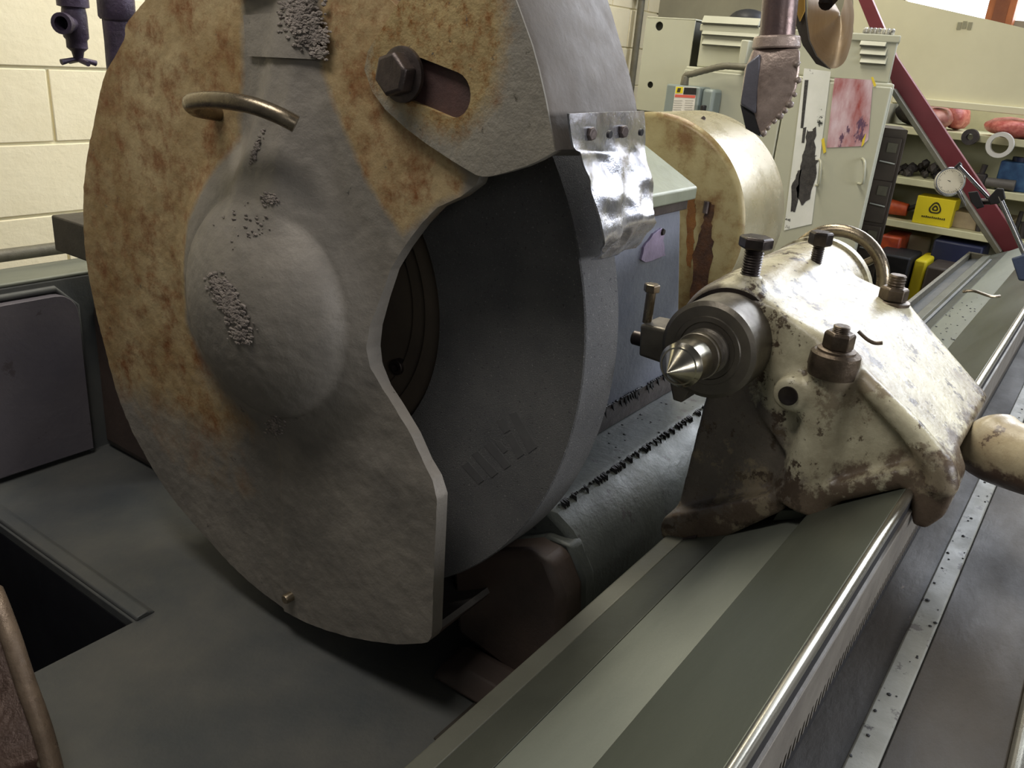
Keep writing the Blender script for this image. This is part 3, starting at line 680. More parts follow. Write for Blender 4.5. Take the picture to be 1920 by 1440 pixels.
# ragged grease along the slide edges
bm = BM()
for _ in range(170):
    x = random.uniform(.88, 1.36); L_ = random.uniform(.003, .012)
    blob(bm, (x, .503, -.5665), L_ * .25, 1, .4, (.5, 1.2, .8))
    if random.random() < .25: hull(bm, [(x - .002, .505, -.563), (x + .003, .505, -.563), (x, .495 - L_ * .2, -.571 - L_), (x + .001, .497, -.566)])
for _ in range(90):
    x = random.uniform(1.02, 1.36); blob(bm, (x, HY - .001, -.521), random.uniform(.002, .005), 1, .4, (.8, .8, .5))
    if random.random() < .3: hull(bm, [(x - .002, HY - .001, -.524), (x + .003, HY - .001, -.524), (x + .002, HY - .004, -.524 - random.uniform(.01, .02)), (x, HY + .002, -.53)])
for _ in range(22):
    blob(bm, (random.uniform(.95, 1.35), random.uniform(.51, .57), -.566), random.uniform(.001, .003), 1, .4, (1, 1, .5))
obj('ragged_grease', bm, 'black', SL, smooth=0, kind='stuff')

# ---- belt cover (pulley guard)
PXa, PXb, PR = 1.68, 1.93, .221
P = thing('belt_cover', 'round yellowish-cream belt cover with oil stains behind the wheel head', 'belt cover', (1.8, AY, AZ - PR))
bm = lathe(BM(), [(0, .0), (0, PR - .012), (.004, PR - .004), (.010, PR)], (PXa, AY, AZ), (1, 0, 0), 96)
obj('front_disc', bm, 'pulley', P, smooth=50)
bm = lathe(BM(), [(.012, PR - .006), (.012, PR - .001), (.24, PR + .001), (.25, PR - .006)], (PXa, AY, AZ), (1, 0, 0), 96)
obj('cover_band', bm, mat('band_enamel', (176, 168, 140), (158, 146, 112), 7, .28, .1, .25, .2, 50, spots=[((128, 100, 58), .66, 12)]), P, smooth=50)
bm = lathe(BM(), [(0, .012), (.005, .012)], (PXa, AY, AZ), (-1, 0, 0), 20); obj('hub_screw', bm, 'dark_steel', P)
q = [atX(px, py, PXa - .001) for px, py in ((1330, 380), (1340, 384), (1333, 425), (1338, 455), (1330, 520), (1310, 570), (1295, 560), (1300, 480), (1315, 430), (1322, 400))]
obj('oil_run', prism(BM(), rough([yz(v) for v in q], 5, .003), PXa - .002, PXa + .001), mat('dark_oil', (48, 32, 24), (96, 62, 34), 26, .22, .08, 0, .4), P)
q = [atX(px, py, PXa - .0005) for px, py in ((1290, 358), (1304, 378), (1306, 400), (1300, 440), (1302, 470), (1296, 500), (1290, 500), (1286, 420))]
obj('oil_run', prism(BM(), rough([yz(v) for v in q], 5, .003), PXa - .0015, PXa + .001), mat('ochre_oil', (132, 88, 40), (104, 66, 32), 26, .25, .08, 0, .3), P)
q = atX(1326, 388, PXa)
obj('slot_bolt', cyl(BM(), (PXa - .006, q.y, q.z + .012), (PXa - .006, q.y, q.z - .012), .006), 'dark_steel', P)
q = atX(1322, 240, PXa + .09); bm = BM(); blob(bm, (PXa + .09, AY - .06, AZ + math.sqrt(PR * PR - .0036)), .006, 1, .2); obj('top_rivet', bm, 'dark_steel', P)

# ---- grinding wheel
WXf, WR, WT = .75, .41, .072
G = thing('grinding_wheel', 'large grey abrasive grinding wheel showing through the guard opening', 'grinding wheel', (WXf, AY, AZ))
bm = lathe(BM(), [(.03, .207), (.0, .209), (.0, WR - .0015), (.0015, WR), (WT - .0015, WR), (WT, WR - .0015), (WT, .10), (.03, .10), (.03, .207)], (WXf, AY, AZ), (1, 0, 0), 180, close=False)
obj('abrasive_ring', bm, 'stone', G, smooth=35)
bm = lathe(BM(), [(.03, .203), (.014, .203), (.012, .201), (.012, .176), (.019, .174), (.019, .150), (.024, .149), (.024, .01)], (WXf, AY, AZ), (1, 0, 0), 120, close=False)
obj('flange', bm, 'flange', G, smooth=30)
bq = atX(747, 687, WXf + .02); ba = math.atan2(bq.z - AZ, bq.y - AY); br = math.hypot(bq.z - AZ, bq.y - AY)
for k in range(6):
    a = ba + k * PI / 3; c = Vector((WXf + .024, AY + br * math.cos(a), AZ + br * math.sin(a)))
    bm = lathe(BM(), [(0, .0105), (.009, .0105), (.010, .0095), (.010, .0055), (.004, .005), (.0038, 0)], c, (-1, 0, 0), 24, close=False)
    obj('flange_bolt', bm, 'dark_steel', G)
# printed letters worn on the wheel
bm = BM()
for q in ([(954, 776), (968, 773), (1007, 838), (991, 850)], [(931, 790), (944, 785), (957, 806), (945, 813)], [(948, 818), (960, 812), (983, 851), (970, 860)],
          [(908, 836), (922, 828), (958, 872), (946, 880)], [(925, 824), (938, 828), (952, 844), (944, 850)], [(884, 853), (896, 846), (934, 886), (922, 896)], [(866, 874), (878, 866), (908, 900), (897, 908)]):
    prism(bm, pX(q, WXf - .0001), WXf - .0005, WXf)
obj('worn_letters', bm, 'stain', G, smooth=0)

# ---- wheel guard (hood)
GX = .68
GU = thing('wheel_guard', 'huge round rusty grey wheel guard with a domed bearing cover', 'wheel guard', (GX, AY, -.78))
left = [(240, 75), (203, 145), (185, 220), (168, 310), (163, 390), (170, 500), (200, 640), (240, 775), (310, 905), (398, 1012), (475, 1090), (560, 1150), (650, 1184), (740, 1200), (790, 1200), (812, 1197)]
notch = [(819, 1186), (822, 1100), (829, 930), (818, 895), (800, 865), (778, 815), (745, 760), (722, 725), (706, 685), (702, 650), (706, 612), (720, 560), (738, 505), (762, 465), (795, 420), (826, 388), (870, 368), (900, 345)]
P2 = pX(left, GX) + pX(notch, GX)
top = []
for d in (30, 50, 70, 90, 110, 128):
    a = math.radians(d); r = .404 + .02 * max(0, 90 - d) / 90
    top.append((AY + r * math.cos(a), AZ + r * math.sin(a)))
leftyz = [Vector((p[0], p[1], 0)) for p in (top[::-1][:-1] + pX(left, GX))]
outl = spline([(p.x, p.y, 0) for p in leftyz], 6) + [Vector((a, b, 0)) for a, b in pX(notch, GX)]
outl += [Vector((a, b, 0)) for a, b in pX([(945, 215), (915, 40), (872, -110)], GX)]
cyz = Vector(yz(atX(570, 590, GX)) + (0,))
def sd(p, poly):
    inside = False; dmin = 9; n = len(poly)
    for i in range(n):
        ax, ay = poly[i - 1]; bx, by = poly[i]
        if (ay > p[1]) != (by > p[1]) and p[0] < (bx - ax) * (p[1] - ay) / (by - ay) + ax: inside = not inside
        dx, dy = bx - ax, by - ay; t = max(0, min(1, ((p[0] - ax) * dx + (p[1] - ay) * dy) / (dx * dx + dy * dy + 1e-12)))
        dmin = min(dmin, math.hypot(p[0] - ax - t * dx, p[1] - ay - t * dy))
    return dmin if inside else -dmin
def ss(a, b, x): t = max(0, min(1, (x - a) / (b - a))); return t * t * (3 - 2 * t)
rustA = pX([(100, -200), (470, -200), (468, 120), (462, 260), (410, 335), (372, 420), (362, 600), (395, 690), (480, 790), (430, 830), (330, 780), (150, 700)], GX)
rustB = pX([(600, -200), (760, -200), (760, 180), (880, 330), (870, 365), (826, 385), (760, 440), (700, 350), (650, 240), (610, 130)], GX)
rustC = pX([(165, 600), (260, 700), (330, 760), (440, 830), (520, 930), (460, 960), (330, 880), (240, 760)], GX)
ridge_a = Vector(yz(atX(560, 40, GX)) + (0,)); ridge_b = Vector(yz(atX(530, 480, GX)) + (0,))
def H(y, z):
    r = math.hypot(y - AY, z - AZ)
    h = 0
    rd = math.hypot(y - AY + .008, z - AZ)
    if rd < .139: h += .058 * (1 - (rd / .139) ** 2) ** .62
    h += .026 * ss(.205, .135, r)
    # neck that runs from the dome up to the top of the guard, wide at its foot
    d = ridge_b - ridge_a; p = Vector((y, z, 0)); t = (p - ridge_a).dot(d) / d.length_squared
    dist = (p - ridge_a - d * t).length; wd_ = .030 + .085 * max(0, min(1, t)) ** 1.6
    tt = max(0, min(1, t)) if t < 1 else max(0, 1 - (t - 1) * 2)
    if t < 0: tt = 0
    hh = (.018 + .038 * tt) * ss(wd_ * 1.25, wd_ * .45, dist) * (1 if t < 1 else max(0, 1 - (t - 1) * 1.5))
    fade = ss(1.25, .72, t)
    hh = (.016 + .036 * ss(0, .9, t)) * ss(wd_ * 1.35, wd_ * .35, dist) * fade * ss(-.25, .1, t)
    k_ = .022; dlt = max(k_ - abs(h - hh), 0) / k_; h = max(h, hh) + dlt * dlt * k_ * .25
    # slight step of the lower skirt right of its seam
    ys = atX(536, 950, GX).y
    h += .004 * ss(ys + .003, ys - .003, y) * ss(AZ - .12, AZ - .17, z)
    h += .0008 * noise.noise(Vector((y * 30, z * 30, 0))) + .0008 * noise.noise(Vector((y * 90, z * 90, 3)))
    return h
poly = [(p.x, p.y) for p in outl]
G_ = .0038
ylo, yhi = min(p[0] for p in poly), max(p[0] for p in poly); zlo, zhi = min(p[1] for p in poly), max(p[1] for p in poly)
ny, nz = int((yhi - ylo) / G_) + 1, int((zhi - zlo) / G_) + 1
def spans(z):        # crossings of one scan line with the outline
    xs = []
    for k in range(len(poly)):
        (ax, ay), (bx, by) = poly[k - 1], poly[k]
        if (ay > z) != (by > z): xs.append(ax + (bx - ax) * (z - ay) / (by - ay))
    return sorted(xs)
cells = set()
for jz in range(nz):
    z = zlo + (jz + .5) * G_; xs = spans(z)
    for a_, b_ in zip(xs[::2], xs[1::2]):
        for iy in range(max(0, math.ceil((a_ - ylo) / G_ - .5)), int((b_ - ylo) / G_ - .5) + 1): cells.add((iy, jz))
def nearest(p):
    best = None; bd = 9
    for k in range(len(poly)):
        (ax, ay), (bx, by) = poly[k - 1], poly[k]; dx, dy = bx - ax, by - ay
        t = max(0, min(1, ((p[0] - ax) * dx + (p[1] - ay) * dy) / (dx * dx + dy * dy + 1e-12)))
        q = (ax + t * dx, ay + t * dy); d = (q[0] - p[0]) ** 2 + (q[1] - p[1]) ** 2
        if d < bd: bd = d; best = q
    return best
bm = BM(); lay = bm.verts.layers.float.new('rust'); vmap = {}
def gv(i, j):
    if (i, j) not in vmap:
        p = (ylo + i * G_, zlo + j * G_)
        if not all(c in cells for c in ((i, j), (i - 1, j), (i, j - 1), (i - 1, j - 1))): p = nearest(p)
        v = bm.verts.new((GX - H(*p), p[0], p[1]))
        lw = .012 + .075 * ss(-.38, -.50, p[1]); v[lay] = max(ss(-lw, lw + .01, sd(p, rustA)), ss(-.015, .015, sd(p, rustB)), .36 * ss(-.02, .03, sd(p, rustC)))
        vmap[(i, j)] = v
    return vmap[(i, j)]
for (i_, j_) in cells:
    bm.faces.new((gv(i_, j_), gv(i_ + 1, j_), gv(i_ + 1, j_ + 1), gv(i_, j_ + 1)))
be = [e for e in bm.edges if len(e.link_faces) == 1]
ex = bmesh.ops.extrude_edge_only(bm, edges=be)
for v in [g for g in ex['geom'] if isinstance(g, bmesh.types.BMVert)]: v.co.x = GX + .010
obj('face_plate', bm, 'guard', GU, smooth=55)
# rim band round the outline
bm = BM(); rimp = [Vector((p.x, p.y, 0)) for p in outl[:len(spline([(p.x, p.y, 0) for p in leftyz], 6))]]
A_ = []; B_ = []; C_ = []; D_ = []
for p in rimp:
    n_ = Vector((p.x - AY, p.y - AZ, 0)).normalized()
    q = p - n_ * .004; qi = p - n_ * .012
    A_.append(bm.verts.new((GX + .004, q.x, q.y))); B_.append(bm.verts.new((.875, q.x, q.y))); C_.append(bm.verts.new((.875, qi.x, qi.y))); D_.append(bm.verts.new((GX + .004, qi.x, qi.y)))
for i in range(len(A_) - 1):
    for U_, W_ in ((A_, B_), (B_, C_), (C_, D_), (D_, A_)): bm.faces.new((U_[i], U_[i + 1], W_[i + 1], W_[i]))
bm.faces.new((A_[0], B_[0], C_[0], D_[0])); bm.faces.new((A_[-1], B_[-1], C_[-1], D_[-1]))
obj('rim_band', bm, mat('rim_steel', (112, 108, 104), (96, 92, 90), 12, .6, .1, .2, .3, 90), GU, smooth=40)
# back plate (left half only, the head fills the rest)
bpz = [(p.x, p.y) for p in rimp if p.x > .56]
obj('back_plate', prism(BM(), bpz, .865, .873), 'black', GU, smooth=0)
bq = [atX(905, 1105, .80), atX(915, 1115, .80), atX(822, 1188, .72), atX(818, 1170, .72)]
obj('lower_lip', hull(BM(), [q for q in bq] + [q + Vector((.004, .004, -.006)) for q in bq]), 'dark_steel', GU)
# adjustable hood section in front of the face plate
HX = .664
rim_front = [(1040, 284), (1037, 262), (1030, 225), (1023, 187), (1010, 130), (997, 83), (977, 27), (945, -60), (905, -140)]
rim_back = [(1203, 284), (1201, 262), (1197, 225), (1191, 187), (1178, 130), (1164, 83), (1148, 27), (1120, -60), (1080, -140)]
plate = [(770, -140), (757, -10), (722, 45), (690, 95), (683, 130), (698, 172), (722, 205), (760, 240), (800, 270), (850, 303), (892, 328), (905, 331), (918, 331), (950, 323), (985, 312), (1010, 301), (1040, 284)] + rim_front[1:]
c1 = yz(atX(757, 140, HX)); c2 = yz(atX(850, 178, HX))
def slot(ax, bx, r, n=10):
    ang = math.atan2(bx[1] - ax[1], bx[0] - ax[0]); out = []
    for i in range(n + 1): a = ang + PI / 2 + PI * i / n; out.append((ax[0] + r * math.cos(a), ax[1] + r * math.sin(a)))
    for i in range(n + 1): a = ang - PI / 2 + PI * i / n; out.append((bx[0] + r * math.cos(a), bx[1] + r * math.sin(a)))
    return out
def over(p, a1, n=8):
    y, z = p; r = math.hypot(y - AY, z - AZ); a = math.atan2(z - AZ, y - AY); e = math.radians(a1)
    return [(AY + (r + (.46 - r) * k / n) * math.cos(a + (e - a) * k / n), AZ + (r + (.46 - r) * k / n) * math.sin(a + (e - a) * k / n)) for k in range(1, n + 1)]
pl_ = pX(plate, HX); pl_ += over(pl_[-1], 84) + [(AY + .35 * math.cos(math.radians(84)), AZ + .35 * math.sin(math.radians(84)))]
HP = obj('hood_plate', prism(BM(), pl_, HX, HX + .011, [slot(c1, c2, .021)]), 'hood', GU, smooth=30)
# subdivided front skin so that the blotches have a rust attribute
bm = BM(); bm.from_mesh(HP.data)
for _ in range(4): bmesh.ops.subdivide_edges(bm, edges=[e for e in bm.edges if e.calc_length() > .012], cuts=1)
bmesh.ops.triangulate(bm, faces=bm.faces)
lay = bm.verts.layers.float.new('rust'); off = GU.location
rH = pX([(700, -200), (930, -200), (960, 60), (930, 200), (860, 270), (800, 250), (690, 170), (680, 110)], HX)
for v in bm.verts: v[lay] = ss(-.03, .04, sd((v.co.y + off.y, v.co.z + off.z), rH))
bm.to_mesh(HP.data); bm.free()
for p in HP.data.polygons: p.use_smooth = True
HP.data.set_sharp_from_angle(angle=math.radians(35))
bm = BM(); F = [atX(px, py, HX + .001) for px, py in rim_front]; Bk = [atX(px, py, .868) for px, py in rim_back]
F += [Vector((HX + .001, y, z)) for y, z in over(yz(F[-1]), 84)]; Bk += [Vector((.868, y, z)) for y, z in over(yz(Bk[-1]), 84)]
rows_ = []
for f_, b_ in zip(F, Bk):
    row = []; inn = Vector((0, AY - f_.y, AZ - f_.z)).normalized() * .010
    ch = f_ + Vector((.006, 0, 0)) + (b_ - f_) * 0 - inn * .35
    row = [f_ + inn * .0, ch, f_ + (b_ - f_) * .5 - inn * .5, b_, b_ + inn, f_ + inn + Vector((.004, 0, 0))]
    rows_.append([bm.verts.new(p) for p in row])
for r1, r2 in zip(rows_, rows_[1:]):
    for i in range(6): bm.faces.new((r1[i], r1[(i + 1) % 6], r2[(i + 1) % 6], r2[i]))
bm.faces.new(rows_[0]); bm.faces.new(rows_[-1])
obj('hood_rim', bm, mat('hood_rim_steel', (112, 105, 98), (98, 92, 86), 10, .6, .1, .1, .25, 90), GU, smooth=35)
# slot backing, bolt
bb = atX(752, 130, HX)
obj('slot_backing', prism(BM(), slot(c1, c2, .023), HX + .0065, HX + .0095), mat('rusty_slot', (82, 58, 54), (60, 44, 42), 30, .6), GU, smooth=0)
bt = obj('clamp_bolt', lathe(BM(), [(0, .0265), (.004, .0265), (.005, .0235)], (HX, c1[0], c1[1]), (-1, 0, 0), 36), 'dark_steel', GU)
obj('hex_head', lathe(BM(), [(0, .0215), (.014, .0215), (.0165, .0185)], (HX - .005, c1[0], c1[1]), (-1, 0, 0), 6, rot=.3), 'dark_steel', bt, bevel=.0012, smooth=30)
# handle
hpix = [(555, 233, 0.048), (520, 215, .060), (470, 197, .070), (415, 188, .075), (375, 188, .075), (357, 193, .068), (370, 205, .045), (410, 213, .005)]
hp_ = spline([atX(a, b, GX - c) for a, b, c in hpix], 6)
obj('lift_handle', tube(BM(), hp_, .0092, 16), 'worn_rod', GU, smooth=60)
q = atX(556, 1112, GX); obj('stop_pin', lathe(BM(), [(0, .007), (.022, .007), (.024, .0058)], (GX + .002, q.y, q.z), (-1, 0, 0), 20), 'worn_rod', GU)
# weld plate at ridge top
def onH(p, e=.001): return Vector((GX - H(p.y, p.z) - e, p.y, p.z))
sp = pX([(470, 30), (600, 20), (606, 112), (478, 106)], GX)
bm = BM(); g = 14; vv = []
for i in range(g + 1):
    for j in range(g + 1):
        u, v_ = i / g, j / g
        y = (sp[0][0] * (1 - u) + sp[1][0] * u) * (1 - v_) + (sp[3][0] * (1 - u) + sp[2][0] * u) * v_
        z = (sp[0][1] * (1 - u) + sp[1][1] * u) * (1 - v_) + (sp[3][1] * (1 - u) + sp[2][1] * u) * v_
        vv.append(bm.verts.new((GX - H(y, z) - .005, y, z)))
fs = []
for i in range(g):
    for j in range(g): fs.append(bm.faces.new((vv[i * (g + 1) + j], vv[(i + 1) * (g + 1) + j], vv[(i + 1) * (g + 1) + j + 1], vv[i * (g + 1) + j + 1])))
r_ = bmesh.ops.extrude_face_region(bm, geom=fs); bmesh.ops.translate(bm, verts=[x for x in r_['geom'] if isinstance(x, bmesh.types.BMVert)], vec=(.006, 0, 0))
obj('weld_plate', bm, 'guard', GU, smooth=40)
def crust(name, quads, n, size, lift=.001):
    bm = BM()
    for (px, py, rx, ry, rot, k) in quads:
        for _ in range(int(n * k)):
            a = random.gauss(0, .42); b = random.gauss(0, .42); a = max(-1, min(1, a)); b = max(-1, min(1, b)); c_, s_ = math.cos(rot), math.sin(rot)
            dx = a * rx * c_ - b * ry * s_; dy = a * rx * s_ + b * ry * c_
            q = atX(px + dx, py + dy, GX); 
            # walk to the height field
            for _i in range(12): q = atX(px + dx, py + dy, GX - H(q.y, q.z) - lift)
            blob(bm, q, size * random.uniform(.3, 1.25), 1, .55, (.5, 1.25, .6))
    return obj(name, bm, 'crust', GU, smooth=0, kind='stuff')
crust('sludge_crust', [(430, 572, 66, 22, 1.05, 2.0), (418, 535, 25, 12, .6, .5), (450, 630, 22, 14, .3, .6)], 230, .0036)
crust('sludge_crust', [(566, 30, 44, 50, 0, 1.3), (585, 70, 34, 30, 0, .8), (598, 100, 16, 12, 0, .3)], 300, .0031, .0055)
crust('sludge_crust', [(505, 372, 16, 14, 0, .4), (515, 800, 20, 20, .6, .5), (480, 280, 40, 6, -1.2, .3), (560, 330, 40, 5, 1.1, .12), (470, 420, 70, 50, 0, .2)], 200, .0023)

# aluminium strip on hood rim
AL = thing('aluminium_deflector', 'crumpled shiny aluminium deflector plate bolted to the guard rim', 'deflector', (.80, .45, -.2))
TL, TR_ = atY(1066, 213, .430), atY(1208, 208, .452)
gx, gz = 18, 30; bm = BM(); vv = []
rowsp = [((1066, 213), (1208, 208), .406, .438), ((1072, 262), (1212, 260), .404, .434), ((1078, 280), (1213, 284), .402, .430), ((1096, 292), (1215, 300), .400, .427), ((1110, 340), (1220, 335), .396, .418), ((1122, 390), (1224, 378), .390, .408), ((1133, 446), (1225, 404), .384, .398), ((1127, 470), (1223, 425), .396, .410), ((1120, 490), (1195, 466), .412, .426)]
L3 = [atY(*r[0], r[2]) for r in rowsp]; R3 = [atY(*r[1], r[3]) for r in rowsp]
Ls = spline(L3, 6); Rs = spline(R3, 6)
for j, (a, b) in enumerate(zip(Ls, Rs)):
    row = []
    for i in range(gx + 1):
        p = a.lerp(b, i / gx); amp = .0035 * ss(.0, .3, j / len(Ls)) + .0008
        p.y += amp * noise.noise(p * 28) * 2 + amp * .7 * noise.noise(p * 70)
        row.append(bm.verts.new(p))
    vv.append(row)
fs = [bm.faces.new((vv[j][i], vv[j][i + 1], vv[j + 1][i + 1], vv[j + 1][i])) for j in range(len(vv) - 1) for i in range(gx)]
r_ = bmesh.ops.extrude_face_region(bm, geom=fs); bmesh.ops.translate(bm, verts=[x for x in r_['geom'] if isinstance(x, bmesh.types.BMVert)], vec=(0, .0022, 0))
obj('aluminium_sheet', bm, 'aluminium', AL, smooth=60)
for px, py, dk in ((1111, 251, 0), (1171, 247, 0)):
    q = atY(px, py, .408 if px < 1150 else .420)
    obj('hex_screw', lathe(BM(), [(0, .0065), (.007, .0065), (.008, .0055)], (q.x, q.y + .006, q.z), (-.15, -1, 0), 6, rot=.2), 'dark_steel', AL, bevel=.0005, smooth=30)
    q = atY(px + 17, py - 1, .412 if px < 1150 else .428); obj('screw_hole', lathe(BM(), [(0, .0035), (.003, .0035)], (q.x, q.y - .010, q.z), (0, 1, 0), 12), 'black', AL)
# dark block under the hood beside the strip
bl = [atX(1056, 288, .735), atX(1098, 286, .735), atX(1128, 436, .735), atX(1104, 446, .735)]
obj('side_block', prism(BM(), [yz(p) for p in bl], .80, .85), 'black', AL, bevel=.003)

# ---- tailstock
TS = thing('tailstock', 'chipped cream enamelled tailstock clamped on the inclined table', 'tailstock', (1.1, .23, -.5))
bm = BM()
lathe(bm, [(.0, .070), (.02, .074), (.10, .078), (.20, .081), (.33, .083), (.36, .078)], (1.005, CYc, CZc), (1, 0, 0), 48)
# sloping shoulder towards the operator
for (xa, xb, k) in ((.975, 1.235, 0),):
    hull(bm, [(x, y, z) for x in (xa, xb) for (y, z) in ((.073, -.378), (.078, -.400), (.12, -.425), (.20, -.486), (.215, -.300))] + [(x, y, z) for x in (.995, 1.30) for (y, z) in ((.215, -.288), (.30, -.267), (.30, -.40))])
hull(bm, [(x, y, z) for x in (1.0, 1.30) for (y, z) in ((.31, -.262), (.36, -.275), (.20, -.30), (.20, -.48), (.33, -.45), (.40, -.36))])
# web going down to the back foot
hull(bm, [(x, y, z) for x in (1.0, 1.24) for (y, z) in ((.372, -.40), (.30, -.34), (.20, -.36), (.385, -.58), (.355, -.585), (.20, -.48))])
# base flange along the inclined table
def basesec(y0, z0, y1, z1, th): 
    n_ = Vector((.57, .82)); return [(y0, z0), (y1, z1), (y1 + n_[0] * th, z1 + n_[1] * th), (y0 + n_[0] * th, z0 + n_[1] * th)]
hull(bm, [(x, y, z) for x in (.955, 1.27) for (y, z) in basesec(.215, -.494, .095, -.412, .024)])
hull(bm, [(x, y, z) for x in (.965, 1.26) for (y, z) in ((.392, -.594), (.388, -.575), (.225, -.470), (.235, -.505), (.30, -.548), (.335, -.578), (.34, -.612), (.375, -.626))])
# raised rail edge of the shoulder
tube(bm, [(.985, .195, -.312), (.972, .165, -.328), (.964, .12, -.354), (.960, .080, -.388), (.965, .075, -.41)], [.010, .013, .014, .017, .02], 12)
# clamp lobe over the polished edge
hull(bm, [Vector((x, y, z)) for x in (.955, 1.02) for (y, z) in ((.108, -.385), (.075, -.375), (.060, -.40), (.064, -.440), (.078, -.462), (.093, -.462), (.094, -.43), (.108, -.415))])
# bosses
nb1 = Vector((.972, .217, -.298)); 
lathe(bm, [(0, .0265), (.05, .0275), (.10, .031), (.15, .040), (.19, .052)], nb1 + Vector((.004, 0, 0)), (.12, -.04, -1), 28)
nb2 = atX(1668, 582, 1.25)
cyl(bm, nb2 + Vector((0, 0, .012)), nb2 + Vector((0, 0, -.09)), .024, .034, 28)
eb = atX(1478, 742, .955)
lathe(bm, [(0, .021), (.06, .024)], (.955, eb.y, eb.z), (1, 0, 0), 28)
hull(bm, [(x, y, z) for x in (.962, 1.02) for (y, z) in ((eb.y - .01, eb.z + .018), (eb.y - .05, eb.z + .03), (eb.y - .05, eb.z - .05), (eb.y - .005, eb.z - .019))])
tb1 = atX(1407, 545, 1.02)
cyl(bm, (1.03, CYc - .005, CZc + .05), (1.03, CYc - .005, CZc + .082), .019, .017, 20)
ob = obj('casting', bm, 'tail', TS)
rm = ob.modifiers.new('remesh', 'REMESH'); rm.mode = 'VOXEL'; rm.voxel_size = .0028; rm.use_smooth_shade = True
sm = ob.modifiers.new('smooth', 'SMOOTH'); sm.factor = .6; sm.iterations = 26
# eye hole insert
obj('eye_bore', lathe(BM(), [(.004, .0115), (-.0015, .0115), (-.0015, .0095), (-.0012, .009), (-.0012, 0)], (.9545, eb.y, eb.z), (1, 0, 0), 24, close=False), 'thread', TS)
# barrel, face and centre
obj('collar', lathe(BM(), [(0, .055), (.004, .0605), (.078, .0605), (.08, .050)], (.940, CYc, CZc), (1, 0, 0), 72), 'barrel', TS, smooth=30)
obj('rear_collar', lathe(BM(), [(0, .058), (.0, .0655), (.012, .0665)], (1.004, CYc, CZc), (1, 0, 0), 64), 'thread', TS, smooth=30)
obj('collar_ring', lathe(BM(), [(0, .043), (-.0015, .042), (-.0015, .036), (0, .035)], (.940, CYc, CZc), (1, 0, 0), 64, close=False), 'barrel', TS, smooth=30)
obj('quill', lathe(BM(), [(0, .029), (-.006, .029), (-.008, .026), (-.014, .026), (-.016, .0225), (-.022, .0225), (-.022, .0275), (-.026, .0285), (-.030, .0275), (-.030, .020), (-.045, .019)], (.940, CYc, CZc), (1, 0, 0), 56), 'barrel', TS, smooth=25)
obj('quill_ring', lathe(BM(), [(-.024, .0288), (-.0275, .0288)], (.940, CYc, CZc), (1, 0, 0), 56), 'centre', TS, smooth=25)
obj('live_centre', lathe(BM(), [(0, .0), (.030, .0205), (.0305, .0222), (.034, .0245), (.036, .0262), (.037, .0250), (.0385, .0262), (.066, .0262), (.069, .0245), (.072, .0180)], (.831, CYc, CZc), (1, 0, 0), 64), 'centre', TS, smooth=22)
# rear handwheel and rear flange
obj('rear_flange', lathe(BM(), [(0, .086), (.018, .086), (.022, .080)], (1.35, CYc, CZc), (1, 0, 0), 56), 'cream', TS, smooth=30)
HWX, HWR = 1.46, .078
pts = [(HWX, CYc + HWR * math.cos(a), CZc + .006 + HWR * math.sin(a)) for a in [2 * PI * i / 48 for i in range(48)]]
hw = obj('handwheel', tube(BM(), pts, .0105, 16, True), 'worn_rod', TS, smooth=60)
obj('wheel_hub', lathe(BM(), [(0, .02), (.10, .02)], (1.365, CYc, CZc), (1, 0, 0), 24), 'worn_rod', hw)
for k in range(3):
    a = .4 + k * 2 * PI / 3; obj('spoke', cyl(BM(), (HWX, CYc, CZc + .006), (HWX, CYc + HWR * math.cos(a), CZc + .006 + HWR * math.sin(a)), .008, .006, 12), 'worn_rod', hw)
# nuts and studs
def nutset(c, rn, hn, rs, hs, wash=True):
    c = Vector(c)
    wsh = obj('washer', lathe(BM(), [(0, rn * 1.22), (.004, rn * 1.22), (.005, rn * 1.15)], c, (0, 0, 1), 32), 'nut', TS)
    obj('hex_nut', lathe(BM(), [(.005, rn * .93), (.007, rn), (hn, rn), (hn + .003, rn * .84)], c, (0, 0, 1), 6, rot=.35), 'nut', TS, bevel=.001, smooth=30)
    prof = []; k = 5
    for i in range(k): prof += [(hn + hs * i / k, rs * .9), (hn + hs * (i + .5) / k, rs)]
    obj('stud', lathe(BM(), prof + [(hn + hs, rs * .85)], c, (0, 0, 1), 20), 'nut', TS, smooth=25)
obj('boss_cap', lathe(BM(), [(0, .027), (.012, .0285), (.026, .0275), (.029, .024)], nb1 + Vector((0, 0, -.022)), (0, 0, 1), 36), 'nut', TS)
nutset(nb1 + Vector((0, 0, .005)), .0175, .022, .0095, .010)
nutset(nb2 + Vector((0, 0, .010)), .0195, .021, .0115, .020)
def tbolt(base, ls, rs, rh, hh, m, n=6):
    b = obj('clamp_screw', BM_lathe_thread(base, ls, rs), m, TS, smooth=25)
    obj('screw_head', lathe(BM(), [(0, rh * .9), (hh * .15, rh), (hh * .85, rh), (hh, rh * .88)], Vector(base) + Vector((0, 0, ls)), (0, 0, 1), n, rot=.25), m, b, bevel=.0008, smooth=30)
def BM_lathe_thread(base, ls, rs):
    prof = []; n = max(5, int(ls / .0032))
    for i in range(n): prof += [(ls * i / n, rs * .86), (ls * (i + .5) / n, rs)]
    return lathe(BM(), prof + [(ls, rs * .86)], base, (0, 0, 1), 20)
tbolt((1.03, CYc - .005, CZc + .080), .034, .0125, .021, .015, 'thread')
tbolt((1.22, CYc - .03, CZc + .072), .026, .0085, .0165, .019, 'thread')
